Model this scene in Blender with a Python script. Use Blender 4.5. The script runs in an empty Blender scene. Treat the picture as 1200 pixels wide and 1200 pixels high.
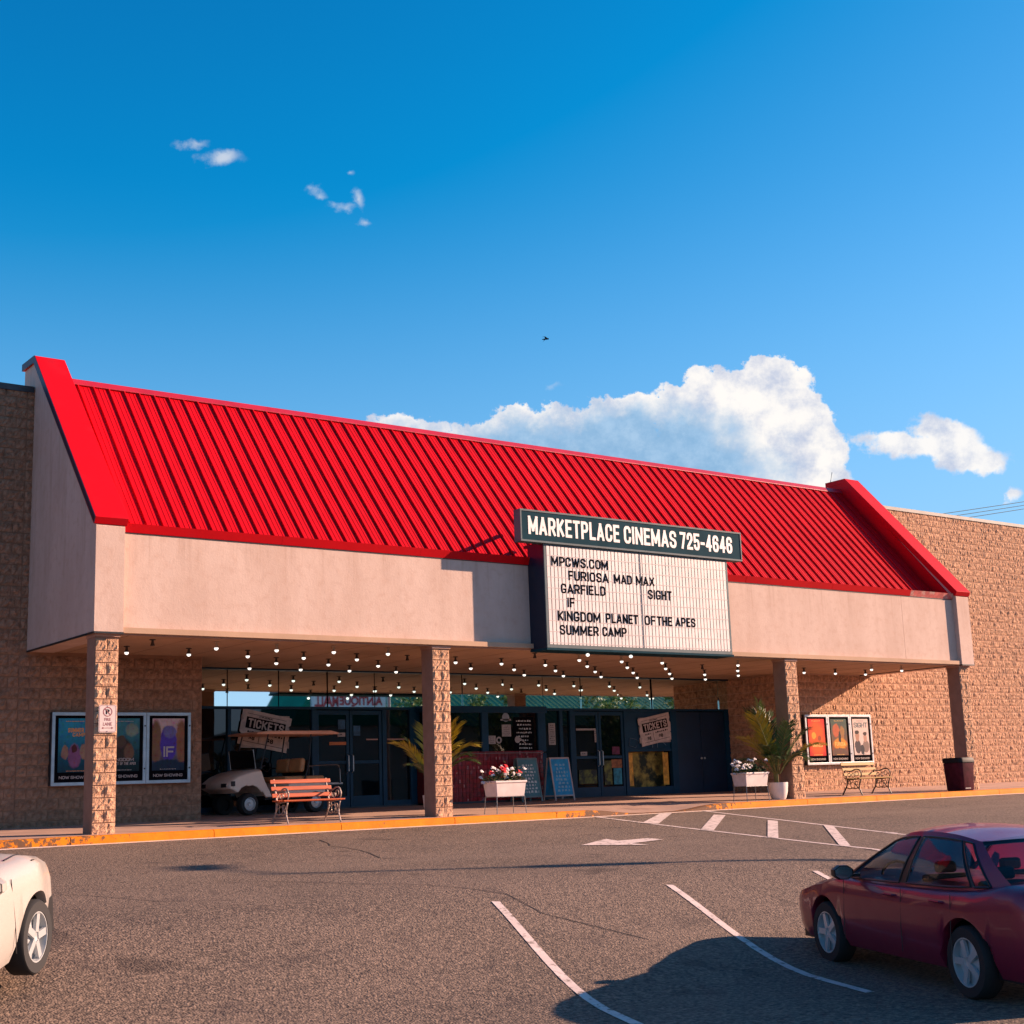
import bpy, bmesh, math, random
from mathutils import Vector, Matrix, noise
random.seed(7)
R = math.radians
scene = bpy.context.scene
COL = scene.collection

# ------------------------------------------------------------------ camera
CY, CZ = -23.204, 0.557
YAW, PITCH, ROLL, FPX = 0.6444, 0.1921, -0.0346, 1653.0
f_ = Vector((math.sin(YAW) * math.cos(PITCH), math.cos(YAW) * math.cos(PITCH), math.sin(PITCH)))
r_ = Vector((math.cos(YAW), -math.sin(YAW), 0))
u_ = r_.cross(f_)
r2 = r_ * math.cos(ROLL) + u_ * math.sin(ROLL)
u2 = -r_ * math.sin(ROLL) + u_ * math.cos(ROLL)
cam_d = bpy.data.cameras.new('camera')
cam_d.sensor_width = 36.0
cam_d.lens = 36.0 * FPX / 1200.0
cam_d.clip_start = 0.1
cam_d.clip_end = 3000
cam = bpy.data.objects.new('camera', cam_d)
COL.objects.link(cam)
M = Matrix((r2, u2, -f_)).transposed().to_4x4()
M.translation = Vector((0, CY, CZ))
cam.matrix_world = M
scene.camera = cam

# ------------------------------------------------------------------ light
SUNV = Vector((1.36, -0.53, 0.53)).normalized()          # towards the sun
EL = math.asin(SUNV.z)
AZ = math.atan2(SUNV.x, SUNV.y)                          # clockwise from +Y
sl = bpy.data.lights.new('sun', 'SUN')
sl.energy = 4.9
sl.angle = R(0.5)
sl.color = (1.0, 0.665, 0.475)
so = bpy.data.objects.new('sun', sl)
COL.objects.link(so)
so.location = (30, -30, 30)
so.rotation_euler = (-SUNV).to_track_quat('-Z', 'Y').to_euler()
scene.view_settings.view_transform = 'Standard'
scene.view_settings.look = 'None'
scene.view_settings.gamma = 1
scene.view_settings.exposure = 1.35
scene.view_settings.use_curve_mapping = False
scene.render.engine = 'CYCLES'
scene.cycles.max_bounces = 8
scene.cycles.transparent_max_bounces = 12
scene.cycles.use_denoising = True
scene.cycles.sample_clamp_indirect = 6.0

# ------------------------------------------------------------------ node helper
class NT:
    def __init__(s, tree):
        s.t = tree; s.n = tree.nodes; s.l = tree.links
    def new(s, kind, **kw):
        nd = s.n.new(kind)
        for k, v in kw.items(): setattr(nd, k, v)
        return nd
    def put(s, sock, v):
        if v is None: return
        if isinstance(v, bpy.types.NodeSocket): s.l.new(v, sock)
        else: sock.default_value = v
    def math(s, op, a, b=None, c=None, clamp=False):
        nd = s.new('ShaderNodeMath', operation=op); nd.use_clamp = clamp
        s.put(nd.inputs[0], a); s.put(nd.inputs[1], b)
        if c is not None: s.put(nd.inputs[2], c)
        return nd.outputs[0]
    def vec(s, op, a, b=None):
        nd = s.new('ShaderNodeVectorMath', operation=op)
        s.put(nd.inputs[0], a)
        if b is not None: s.put(nd.inputs[1], b)
        return nd.outputs['Value'] if op in ('DOT_PRODUCT', 'LENGTH', 'DISTANCE') else nd.outputs[0]
    def comb(s, x, y, z=0.0):
        nd = s.new('ShaderNodeCombineXYZ')
        s.put(nd.inputs[0], x); s.put(nd.inputs[1], y); s.put(nd.inputs[2], z)
        return nd.outputs[0]
    def sep(s, v):
        nd = s.new('ShaderNodeSeparateXYZ'); s.put(nd.inputs[0], v); return nd.outputs
    def noise(s, v, scale, detail=4.0, rough=0.55, dist=0.0):
        nd = s.new('ShaderNodeTexNoise')
        if v is not None: s.l.new(v, nd.inputs['Vector'])
        nd.inputs['Scale'].default_value = scale; nd.inputs['Detail'].default_value = detail
        nd.inputs['Roughness'].default_value = rough; nd.inputs['Distortion'].default_value = dist
        return nd.outputs['Fac'], nd.outputs['Color']
    def voro(s, v, scale, feature='F1', rnd=1.0):
        nd = s.new('ShaderNodeTexVoronoi', feature=feature)
        if v is not None: s.l.new(v, nd.inputs['Vector'])
        nd.inputs['Scale'].default_value = scale
        nd.inputs['Randomness'].default_value = rnd
        return nd.outputs['Distance']
    def ramp(s, v, lo, hi, a=0.0, b=1.0, smooth=True):
        nd = s.new('ShaderNodeMapRange'); nd.interpolation_type = 'SMOOTHSTEP' if smooth else 'LINEAR'
        s.put(nd.inputs[0], v); nd.inputs[1].default_value = lo; nd.inputs[2].default_value = hi
        nd.inputs[3].default_value = a; nd.inputs[4].default_value = b
        return nd.outputs[0]
    def mix(s, fac, a, b, mode='MIX'):
        nd = s.new('ShaderNodeMix', data_type='RGBA', blend_type=mode)
        s.put(nd.inputs[0], fac)
        for i, v in ((6, a), (7, b)):
            if isinstance(v, tuple) and len(v) == 3: v = v + (1.0,)
            s.put(nd.inputs[i], v)
        return nd.outputs[2]

# ------------------------------------------------------------------ sky
W = bpy.data.worlds.new('World')
scene.world = W
W.use_nodes = True
W.node_tree.nodes.clear()
N = NT(W.node_tree)
geo = N.new('ShaderNodeTexCoord').outputs['Generated']
sky = N.new('ShaderNodeTexSky', sky_type='NISHITA')
sky.sun_disc = False
sky.sun_elevation = EL
sky.sun_rotation = AZ
sky.altitude = 200
sky.air_density = 1.0
sky.dust_density = 0.3
sky.ozone_density = 3.0
# the graded, contrasty blue of the photograph: per-channel power with a soft shoulder
sc_ = N.sep(sky.outputs[0]); chan = [N.math('MINIMUM', N.math('MAXIMUM', N.math('MULTIPLY', N.math('SUBTRACT', N.math('MULTIPLY', sc_[0], 0.255), 0.245), 0.76 / 0.255), 0.01), 3.3)]
for i_, (g_, s_g, m_g) in ((1, (1.7, 1.30, 1.1)), (2, (1.5, 1.22, 2.0))):
    y_ = N.math('POWER', N.math('MULTIPLY', sc_[i_], 0.255), g_)
    chan.append(N.math('DIVIDE', N.math('MULTIPLY', y_, s_g / 0.255), N.math('ADD', 1.0, N.math('MULTIPLY', y_, 1.0 / m_g))))
hz_ = N.ramp(N.sep(geo)[2], 0.42, 0.06, 0.0, 0.55)
skc = N.mix(hz_, N.comb(*chan), (1.15, 2.10, 3.25))
bg = N.new('ShaderNodeBackground')
N.l.new(skc, bg.inputs[0])
bg.inputs[1].default_value = 0.1
# clouds: ellipses (degrees-like units: 1653 per radian near the tangent point) laid on the sky by direction
CF = Vector((0.5898, 0.7848, 0.1909)).normalized()
CR = Vector((0.8030, -0.5950, -0.0340)); CR = (CR - CF * CR.dot(CF)).normalized()
CU = CR.cross(CF)
inv = N.math('DIVIDE', FPX / 100.0, N.math('MAXIMUM', N.vec('DOT_PRODUCT', geo, CF), 0.05))
px = N.math('MULTIPLY', N.vec('DOT_PRODUCT', geo, CR), inv)
py = N.math('MULTIPLY', N.vec('DOT_PRODUCT', geo, CU), inv)
pp = N.comb(px, py)
n1, c1 = N.noise(pp, 1.6, 8, 0.62)
n2, c2 = N.noise(pp, 5.0, 9, 0.68)
v1 = N.voro(pp, 3.2, 'SMOOTH_F1')
v2 = N.voro(pp, 7.5, 'SMOOTH_F1')
warp = N.vec('SCALE', N.vec('SUBTRACT', c1, (0.5, 0.5, 0.5)))
warp.node.inputs['Scale'].default_value = 0.42
pw = N.vec('ADD', pp, warp)
pw = N.vec('MULTIPLY', pw, (1, 1, 0))
def field(lst, k=0.12):
    cur = None
    for cx, cy, rx, ry in lst:
        c = ((cx - 600) / 100, (600 - cy) / 100, 0)
        d = N.vec('LENGTH', N.vec('MULTIPLY', N.vec('SUBTRACT', pw, c), (100.0 / rx, 100.0 / ry, 0)))
        e = N.math('MULTIPLY', N.math('SUBTRACT', 1.0, d), min(rx, ry) / 100.0)
        cur = e if cur is None else N.math('SMOOTH_MAX', cur, e, k)
    return cur
BIG = [(880,475,58,52),(930,508,52,52),(843,452,38,30),(905,447,42,26),(790,487,60,28),(968,528,26,26),
       (945,565,55,40),(728,482,62,22),(840,540,120,60),(665,496,60,26),(610,503,48,28),(555,512,62,22),
       (490,506,62,17),(700,540,130,42)]
SMALL = [(1062,517,42,16),(1030,511,22,7),(1084,500,24,14),(1110,516,34,20),(1125,536,34,18),(1152,541,30,11),(1188,577,9,7)]
f1 = field(BIG); f2 = field(SMALL, 0.06)
bump_ = N.math('ADD', N.math('MULTIPLY', N.math('SUBTRACT', n1, 0.5), 0.55),
               N.math('ADD', N.math('MULTIPLY', N.math('SUBTRACT', 0.45, v1), 0.16), N.math('MULTIPLY', N.math('SUBTRACT', n2, 0.5), 0.26)))
d1 = N.ramp(N.math('ADD', f1, bump_), -0.015, 0.035)
d2 = N.ramp(N.math('ADD', f2, N.math('MULTIPLY', bump_, 0.6)), -0.05, 0.03, 0, 0.95)
WISP = [(228,171,16,5),(262,186,24,7),(370,228,11,6),(402,241,17,5),(419,236,8,9),(428,262,6,4),(648,450,13,5),(412,206,5,4)]
f3 = field(WISP, 0.03)
d3 = N.ramp(N.math('ADD', f3, N.math('MULTIPLY', bump_, 0.35)), -0.02, 0.09, 0, 0.55)
front = N.ramp(N.vec('DOT_PRODUCT', geo, CF), 0.55, 0.7)
# scattered fair-weather cumulus over the rest of the sky
up = N.math('MAXIMUM', N.sep(geo)[2], 0.04)
gx = N.vec('SCALE', geo); N.l.new(N.math('DIVIDE', 1.0, N.math('ADD', up, 0.12)), gx.node.inputs['Scale'])
n3, _ = N.noise(gx, 1.1, 8, 0.6)
d4 = N.math('MULTIPLY', N.ramp(n3, 0.60, 0.70), N.math('SUBTRACT', 1.0, front))
den = N.math('MULTIPLY', N.math('MAXIMUM', N.math('MAXIMUM', d1, d2), d3), front)
den = N.math('MAXIMUM', den, d4)
SH = [(640,522,120,26),(735,520,125,40),(800,545,90,36),(700,560,150,40)]
f4 = field(SH, 0.2)
shd = N.ramp(N.math('ADD', f4, N.math('MULTIPLY', N.math('SUBTRACT', n1, 0.5), 0.8)), -0.22, 0.16)
puff = N.math('ADD', N.math('MULTIPLY', v1, 0.40), N.math('ADD', N.math('MULTIPLY', n1, 0.25), N.math('MULTIPLY', n2, 0.55)))
puff = N.ramp(puff, 0.46, 0.80, 1.0, 0.0)
ccol = N.mix(puff, (0.205, 0.232, 0.300), (0.400, 0.385, 0.370))
gcol = N.mix(N.ramp(N.math('ADD', N.math('MULTIPLY', n2, 0.6), N.math('MULTIPLY', n1, 0.4)), 0.38, 0.68), (0.080, 0.172, 0.280), (0.150, 0.235, 0.330))
ccol = N.mix(N.math('MULTIPLY', N.math('MULTIPLY', shd, front), 0.92), ccol, gcol)
bg2 = N.new('ShaderNodeBackground')
N.l.new(ccol, bg2.inputs[0]); bg2.inputs[1].default_value = 1.0
ms = N.new('ShaderNodeMixShader')
N.l.new(den, ms.inputs[0]); N.l.new(bg.outputs[0], ms.inputs[1]); N.l.new(bg2.outputs[0], ms.inputs[2])
wo = N.new('ShaderNodeOutputWorld')
N.l.new(ms.outputs[0], wo.inputs[0])

# ------------------------------------------------------------------ object helpers
def tagp(o, label=None, cat=None, group=None, kind=None):
    if label: o['label'] = label
    if cat: o['category'] = cat
    if group: o['group'] = group
    if kind: o['kind'] = kind
    return o

def thing(name, label, cat, loc=(0, 0, 0), rz=0.0, group=None, rot=None):
    o = bpy.data.objects.new(name, None)
    o.empty_display_size = 0.2
    COL.objects.link(o)
    o.location = loc
    o.rotation_euler = rot if rot else (0, 0, rz)
    return tagp(o, label, cat, group)

class MB:
    """collects vertices and faces; build() links them as ONE mesh object"""
    def __init__(s): s.v = []; s.f = []; s.m = []
    def add(s, vs, fs, mi=0):
        b = len(s.v); s.v += [tuple(v) for v in vs]
        s.f += [tuple(b + i for i in f) for f in fs]; s.m += [mi] * len(fs)
    def box(s, x0, x1, y0, y1, z0, z1, mi=0):
        s.add([(x0,y0,z0),(x1,y0,z0),(x1,y1,z0),(x0,y1,z0),(x0,y0,z1),(x1,y0,z1),(x1,y1,z1),(x0,y1,z1)],
              [(0,3,2,1),(4,5,6,7),(0,1,5,4),(1,2,6,5),(2,3,7,6),(3,0,4,7)], mi)
    def quad(s, a, b, c, d, mi=0): s.add([a, b, c, d], [(0, 1, 2, 3)], mi)
    def prism(s, poly, axis, a0, a1, mi=0):
        """poly: 2D points; axis 'x': (y,z); 'y': (x,z); 'z': (x,y)"""
        def P(p, a):
            return {'x': (a, p[0], p[1]), 'y': (p[0], a, p[1]), 'z': (p[0], p[1], a)}[axis]
        n = len(poly)
        vs = [P(p, a0) for p in poly] + [P(p, a1) for p in poly]
        fs = [tuple(range(n)), tuple(range(2 * n - 1, n - 1, -1))]
        fs += [(i, n + i, n + (i + 1) % n, (i + 1) % n) for i in range(n)]
        s.add(vs, fs, mi)
    def tube(s, pts, r, n=8, mi=0, cap=True, closed=False):
        pts = [Vector(p) for p in pts]; rs = r if isinstance(r, (list, tuple)) else [r] * len(pts)
        rings = []; up = Vector((0, 0, 1))
        for i, p in enumerate(pts):
            a = pts[i - 1] if i > 0 else (pts[-1] if closed else p)
            b = pts[i + 1] if i < len(pts) - 1 else (pts[0] if closed else p)
            d = (b - a)
            if d.length < 1e-9: d = Vector((0, 0, 1))
            d.normalize()
            q = up if abs(d.dot(up)) < 0.95 else Vector((1, 0, 0))
            e1 = d.cross(q).normalized(); e2 = e1.cross(d)
            rings.append([p + (e1 * math.cos(2*math.pi*j/n) + e2 * math.sin(2*math.pi*j/n)) * rs[i] for j in range(n)])
        vs = [v for rg in rings for v in rg]; fs = []
        m = len(rings)
        for i in range(m if closed else m - 1):
            i2 = (i + 1) % m
            for j in range(n):
                fs.append((i*n+j, i*n+(j+1) % n, i2*n+(j+1) % n, i2*n+j))
        if cap and not closed:
            fs.append(tuple(range(n - 1, -1, -1))); fs.append(tuple((m-1)*n + j for j in range(n)))
        s.add(vs, fs, mi)
    def lathe(s, prof, n=20, c=(0, 0, 0), axis='z', mi=0, cap=True):
        """prof: (radius, height)"""
        vs = []
        for rr, h in prof:
            for j in range(n):
                a = 2*math.pi*j/n; x, y = rr*math.cos(a), rr*math.sin(a)
                p = {'z': (x, y, h), 'y': (x, h, y), 'x': (h, x, y)}[axis]
                vs.append((p[0]+c[0], p[1]+c[1], p[2]+c[2]))
        fs = []
        for i in range(len(prof) - 1):
            for j in range(n):
                fs.append((i*n+j, i*n+(j+1) % n, (i+1)*n+(j+1) % n, (i+1)*n+j))
        if cap: fs.append(tuple(range(n-1, -1, -1))); fs.append(tuple((len(prof)-1)*n + j for j in range(n)))
        s.add(vs, fs, mi)
    def mesh(s, name, mats, smooth=False, weld=False):
        me = bpy.data.meshes.new(name)
        me.from_pydata(s.v, [], s.f)
        for m in (mats if isinstance(mats, (list, tuple)) else [mats]): me.materials.append(m)
        me.polygons.foreach_set('material_index', s.m)
        bm = bmesh.new(); bm.from_mesh(me)
        if weld: bmesh.ops.remove_doubles(bm, verts=bm.verts, dist=1e-4)
        bmesh.ops.recalc_face_normals(bm, faces=bm.faces)
        bm.to_mesh(me); bm.free()
        if smooth:
            me.polygons.foreach_set('use_smooth', [True] * len(me.polygons))
            me.set_sharp_from_angle(angle=R(smooth if smooth is not True else 40))
        me.update()
        return me
    def build(s, name, mats, parent=None, smooth=False, bevel=0, weld=False):
        """coordinates are in the parent's local space"""
        o = bpy.data.objects.new(name, s.mesh(name, mats, smooth, weld))
        COL.objects.link(o)
        if parent: o.parent = parent
        if bevel:
            b = o.modifiers.new('bevel', 'BEVEL'); b.width = bevel; b.segments = 2; b.limit_method = 'ANGLE'
        return o

def shift(mb, d):
    mb.v = [(v[0]-d[0], v[1]-d[1], v[2]-d[2]) for v in mb.v]; return mb

def inst(name, me, parent, loc, rot=(0, 0, 0), scale=(1, 1, 1)):
    o = bpy.data.objects.new(name, me); COL.objects.link(o)
    if parent: o.parent = parent
    o.location = loc; o.rotation_euler = rot; o.scale = scale
    return o

def copy_tree(o, parent=None):
    c = o.copy(); COL.objects.link(c); c.parent = parent
    for ch in list(o.children): copy_tree(ch, c)
    return c

def curve_pts(P, n=6):
    """Catmull-Rom through control points"""
    P = [Vector(p) for p in P]; out = []
    for i in range(len(P) - 1):
        a, b, c, d = P[max(i-1, 0)], P[i], P[i+1], P[min(i+2, len(P)-1)]
        for k in range(n):
            t = k / n
            out.append(0.5*((2*b) + (c-a)*t + (2*a-5*b+4*c-d)*t*t + (3*b-a-3*c+d)*t*t*t))
    out.append(P[-1]); return out

def text_verts(s, bold=0.0, res=4):
    cu = bpy.data.curves.new('t', 'FONT'); cu.body = s; cu.resolution_u = res; cu.offset = bold
    cu.fill_mode = 'BOTH' if hasattr(cu, 'fill_mode') else cu.fill_mode
    ob = bpy.data.objects.new('t', cu); COL.objects.link(ob)
    dg = bpy.context.evaluated_depsgraph_get(); dg.update()
    me = bpy.data.meshes.new_from_object(ob.evaluated_get(dg))
    vs = [v.co.copy() for v in me.vertices]; fs = [tuple(p.vertices) for p in me.polygons]
    bpy.data.objects.remove(ob); bpy.data.curves.remove(cu); bpy.data.meshes.remove(me)
    return vs, fs
def put_text(mb, s, x0, x1, z0, z1, y, bold=0.02, mi=0, ang=0.0, depth=0.0, slant=0.0):
    """flat lettering facing -Y filling the box, optionally turned by ang about its centre"""
    vs, fs = text_verts(s, bold)
    ax, bx = min(v.x for v in vs), max(v.x for v in vs); ay, by = min(v.y for v in vs), max(v.y for v in vs)
    cx, cz = (x0+x1)/2, (z0+z1)/2; ca, sa = math.cos(ang), math.sin(ang); out = []
    for v in vs:
        X = x0 + (v.x-ax)/(bx-ax)*(x1-x0) - cx; Z = z0 + (v.y-ay)/(by-ay)*(z1-z0) - cz
        out.append((cx + X*ca - Z*sa, y, cz + X*sa + Z*ca))
    if depth:
        # front sheet plus side walls so that the letter has thickness
        n = len(out); back = [(p[0], p[1]+depth, p[2]) for p in out]
        edges = {}
        for f in fs:
            for i in range(len(f)):
                e = (f[i], f[(i+1) % len(f)]); edges[e] = edges.get(e, 0) + 1
        side = [(a, b, b+n, a+n) for (a, b) in edges if (b, a) not in edges]
        mb.add(out + back, fs + side, mi)
    else: mb.add(out, fs, mi)

# stroke lettering: condensed gothic capitals drawn as mitred ribbons with thickness
_O = [(0,.2),(0,.8),(.12,.94),(.3,1),(.7,1),(.88,.94),(1,.8),(1,.2),(.88,.06),(.7,0),(.3,0),(.12,.06)]
_P = [[(0,0),(0,1)],[(0,1),(.68,1),(.9,.94),(1,.84),(1,.6),(.9,.5),(.68,.44),(0,.44)]]
GLY = {
 'O': (1, [_O+['c']]), 'C': (1, [[(1,.74),(1,.8),(.88,.94),(.7,1),(.3,1),(.12,.94),(0,.8),(0,.2),(.12,.06),(.3,0),(.7,0),(.88,.06),(1,.2),(1,.26)]]),
 'G': (1, [[(1,.76),(1,.8),(.88,.94),(.7,1),(.3,1),(.12,.94),(0,.8),(0,.2),(.12,.06),(.3,0),(.7,0),(.88,.06),(1,.2),(1,.40),(.58,.40)]]),
 'S': (1, [[(1,.79),(1,.83),(.88,.95),(.7,1),(.3,1),(.12,.95),(0,.82),(0,.68),(.14,.57),(.86,.43),(1,.32),(1,.18),(.88,.05),(.7,0),(.3,0),(.12,.05),(0,.17),(0,.21)]]),
 'P': (1, _P), 'R': (1.03, _P+[[(.55,.44),(1,0)]]), 'D': (1, [[(0,0),(0,1),(.6,1),(.88,.92),(1,.76),(1,.24),(.88,.08),(.6,0),'c']]),
 'M': (1.4, [[(0,0),(0,1),(.5,.2),(1,1),(1,0)]]), 'W': (1.6, [[(0,1),(.25,0),(.5,.9),(.75,0),(1,1)]]), 'N': (1.08, [[(0,0),(0,1),(1,0),(1,1)]]),
 'A': (1.12, [[(0,0),(.5,1),(1,0)],[(.16,.25),(.84,.25)]]), 'E': (.85, [[(1,1),(0,1),(0,0),(1,0)],[(0,.52),(.85,.52)]]), 'F': (.82, [[(1,1),(0,1),(0,0)],[(0,.50),(.85,.50)]]),
 'L': (.82, [[(0,1),(0,0),(1,0)]]), 'T': (.95, [[(0,1),(1,1)],[(.5,1),(.5,0)]]), 'H': (1, [[(0,0),(0,1)],[(1,0),(1,1)],[(0,.5),(1,.5)]]), 'I': (0, [[(.5,0),(.5,1)]]),
 'K': (1.03, [[(0,0),(0,1)],[(1,1),(0,.36)],[(.30,.58),(1,0)]]), 'U': (1, [[(0,1),(0,.2),(.12,.06),(.3,0),(.7,0),(.88,.06),(1,.2),(1,1)]]), 'X': (1.05, [[(0,0),(1,1)],[(0,1),(1,0)]]),
 '.': (0, [[(.5,-.04),(.5,.09)]]), '7': (.95, [[(0,1),(1,1),(.35,0)]]), '2': (.95, [[(0,.70),(0,.82),(.12,.95),(.3,1),(.7,1),(.88,.95),(1,.82),(1,.62),(0,.10),(0,0),(1,0)]]),
 '5': (.95, [[(1,1),(0,1),(0,.52),(.3,.60),(.7,.60),(.9,.54),(1,.42),(1,.18),(.88,.05),(.7,0),(.3,0),(.12,.05),(0,.2)]]), '-': (.55, [[(0,.42),(1,.42)]]),
 '4': (1, [[(.72,0),(.72,1),(0,.28),(1.02,.28)]]), '6': (1, [[(1,.80),(1,.84),(.88,.95),(.7,1),(.3,1),(.12,.94),(0,.8),(0,.2),(.12,.06),(.3,0),(.7,0),(.88,.06),(1,.2),(1,.38),(.88,.50),(.7,.55),(.34,.55)],[(.40,.55),(.0,.50)]]),
}
def sign_text(mb, s, x0, x1, z0, z1, y, weight=0.17, depth=0.004, gap=0.30, mi=0):
    h = z1-z0; t = weight*h
    # natural widths: glyph width g*a plus stroke, with gaps; solve a so that the word fills the box
    sg = sum(GLY[c][0] for c in s if c != ' '); n = len(s); sp = s.count(' ')
    fixed = sum(t for c in s if c != ' ') + (n-1)*gap*t + sp*h*0.3
    a = max(0.05*h, (x1-x0-fixed)/max(sg, 0.01)) if sg else 0
    x = x0; lay_ = 0
    for c in s:
        if c == ' ': x += h*0.3 + gap*t; continue
        g, st_ = GLY[c]; w = g*a
        for pl in st_:
          if True:
            closed = pl[-1] == 'c'; P = [p for p in pl if p != 'c']
            P0 = [Vector((x + t/2 + (p[0]*w if g else 0), z0 + t/2 + p[1]*(h-t))) for p in P]
            runs = [[P0[0]]]                      # sharp turns start a new ribbon
            for i in range(1, len(P0)):
                runs[-1].append(P0[i])
                if i < len(P0)-1 and (P0[i]-P0[i-1]).normalized().dot((P0[i+1]-P0[i]).normalized()) < -0.15: runs.append([P0[i]])
          for P in runs:
            m = len(P); L_ = []; R_ = []
            for i in range(m):
                a0 = P[i-1] if (i > 0 or closed) else None; b0 = P[(i+1) % m] if (i < m-1 or closed) else None
                d1 = (P[i]-a0).normalized() if a0 is not None else None; d2 = (b0-P[i]).normalized() if b0 is not None else None
                if d1 is None: nn = Vector((-d2.y, d2.x)); k = 1; q = P[i] - d2*t*0.0
                elif d2 is None: nn = Vector((-d1.y, d1.x)); k = 1; q = P[i]
                else:
                    n1 = Vector((-d1.y, d1.x)); n2 = Vector((-d2.y, d2.x)); nn = n1+n2; nn = nn.normalized() if nn.length > 1e-6 else n1; k = min(1/max(nn.dot(n1), 0.2), 1.5); q = P[i]
                if a0 is None: q = P[i] - d2*t/2*(1 if abs(d2.y) > 0.9 or abs(d2.x) > 0.9 else 0.6)
                if b0 is None: q = P[i] + d1*t/2*(1 if abs(d1.y) > 0.9 or abs(d1.x) > 0.9 else 0.6)
                L_.append(q + nn*t/2*k); R_.append(q - nn*t/2*k)
            yy = y - lay_*0.0004; lay_ = (lay_+1) % 4
            vs = [(p.x, yy, max(z0, min(z1, p.y))) for p in L_] + [(p.x, yy, max(z0, min(z1, p.y))) for p in R_]
            vs += [(v[0], y+depth, v[2]) for v in vs]; fs = []
            for i in range(m if closed else m-1):
                j = (i+1) % m; fs += [(i, j, m+j, m+i), (i, j, 2*m+j, 2*m+i), (m+i, m+j, 3*m+j, 3*m+i)]
            if not closed: fs += [(0, m, 3*m, 2*m), (m-1, 2*m-1, 4*m-1, 3*m-1)]
            mb.add(vs, fs, mi)
        x += (w if g else 0) + t + gap*t
# ------------------------------------------------------------------ materials
MATS = {}
def mat(name, col, rough=0.7, metal=0.0, var=0.0, vs=3.0, bump=0.0, bs=40.0, bd=0.01, rnd=0.0, stain=None, spec=0.5, coat=0.0, detail=5, em=None, alpha=None):
    """procedural Principled material: base colour +- noise variation, fine bump, optional stain (colour, scale, lo, hi)"""
    if name in MATS: return MATS[name]
    m = bpy.data.materials.new(name); m.use_nodes = True
    n = NT(m.node_tree); b = n.n['Principled BSDF']
    tc = n.new('ShaderNodeTexCoord').outputs['Object']
    c = tuple(col) + (1.0,)
    out = None
    if var or rnd or stain:
        f, _ = n.noise(tc, vs, detail, 0.6)
        lo = tuple(max(0, x*(1-var)) for x in col); hi = tuple(min(1, x*(1+var)) for x in col)
        out = n.mix(n.ramp(f, 0.3, 0.7), lo, hi)
        if rnd:
            oi = n.new('ShaderNodeObjectInfo').outputs['Random']
            out = n.mix(1.0, out, n.mix(oi, (1-rnd,)*3, (1+rnd,)*3), 'MULTIPLY')
        if stain:
            sc, ss, a0, a1 = stain
            g, _ = n.noise(tc, ss, 6, 0.65)
            out = n.mix(n.ramp(g, a0, a1), out, tuple(sc))
        n.l.new(out, b.inputs['Base Color'])
    else: b.inputs['Base Color'].default_value = c
    b.inputs['Roughness'].default_value = rough; b.inputs['Metallic'].default_value = metal
    b.inputs['Specular IOR Level'].default_value = spec
    b.inputs['Coat Weight'].default_value = coat; b.inputs['Coat Roughness'].default_value = 0.03
    if em:
        b.inputs['Emission Color'].default_value = tuple(em[0]) + (1,); b.inputs['Emission Strength'].default_value = em[1]
    if bump:
        h, _ = n.noise(tc, bs, 5, 0.6)
        bp = n.new('ShaderNodeBump'); bp.inputs['Strength'].default_value = bump; bp.inputs['Distance'].default_value = bd
        n.l.new(h, bp.inputs['Height']); n.l.new(bp.outputs[0], b.inputs['Normal'])
    MATS[name] = m
    return m

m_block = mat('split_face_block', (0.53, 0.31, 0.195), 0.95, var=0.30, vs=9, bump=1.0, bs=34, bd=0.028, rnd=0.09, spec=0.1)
m_block_shade = mat('shade_toned_block', (0.29, 0.165, 0.105), 0.95, var=0.30, vs=9, bump=0.9, bs=34, bd=0.022, rnd=0.08, spec=0.1, stain=((0.17, 0.10, 0.07), 0.8, 0.5, 0.75))  # copy of the block colour darkened for the shade on the left wall
m_mortar_shade = mat('shade_toned_mortar', (0.27, 0.155, 0.10), 0.95, var=0.12, bump=0.4, bs=60, bd=0.005, spec=0.1)  # mortar darkened in colour for the same shaded wall
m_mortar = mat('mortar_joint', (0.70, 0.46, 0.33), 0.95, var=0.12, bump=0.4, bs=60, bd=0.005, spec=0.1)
m_smooth = mat('painted_block_side', (0.30, 0.175, 0.125), 0.85, var=0.10, vs=5, bump=0.25, bs=120, bd=0.004, spec=0.2)
m_red = mat('red_metal', (0.54, 0.0010, 0.007), 0.5, var=0.10, vs=0.5, rnd=0.05, stain=((0.44, 0.006, 0.014), 1.1, 0.52, 0.80), bump=0.06, bs=1.5, bd=0.01, spec=0.12)
m_soffit = mat('soffit_board', (0.46, 0.30, 0.20), 0.8, var=0.10, vs=0.8, bump=0.15, bs=40, spec=0.2, stain=((0.33, 0.21, 0.14), 0.35, 0.55, 0.75))
m_dark = mat('dark_metal', (0.02, 0.022, 0.025), 0.45, metal=0.3)
m_capm = mat('dark_coping', (0.05, 0.05, 0.055), 0.5, metal=0.4, var=0.2)
m_navy = mat('navy_paint', (0.002, 0.038, 0.078), 0.4, var=0.15, vs=2, spec=0.25)
m_navyd = mat('navy_paint_dark', (0.0015, 0.019, 0.048), 0.4, var=0.15, vs=2, spec=0.5)
m_alu = mat('aluminium_frame', (0.35, 0.42, 0.46), 0.4, metal=0.6, var=0.1, vs=6)
m_silver = mat('silver_frame', (0.55, 0.53, 0.52), 0.35, metal=0.6, var=0.1, vs=6)
m_white = mat('white_paint', (0.75, 0.74, 0.72), 0.5, var=0.05, vs=5)
m_black = mat('black_print', (0.006, 0.006, 0.008), 0.9, spec=0.0)
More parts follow.
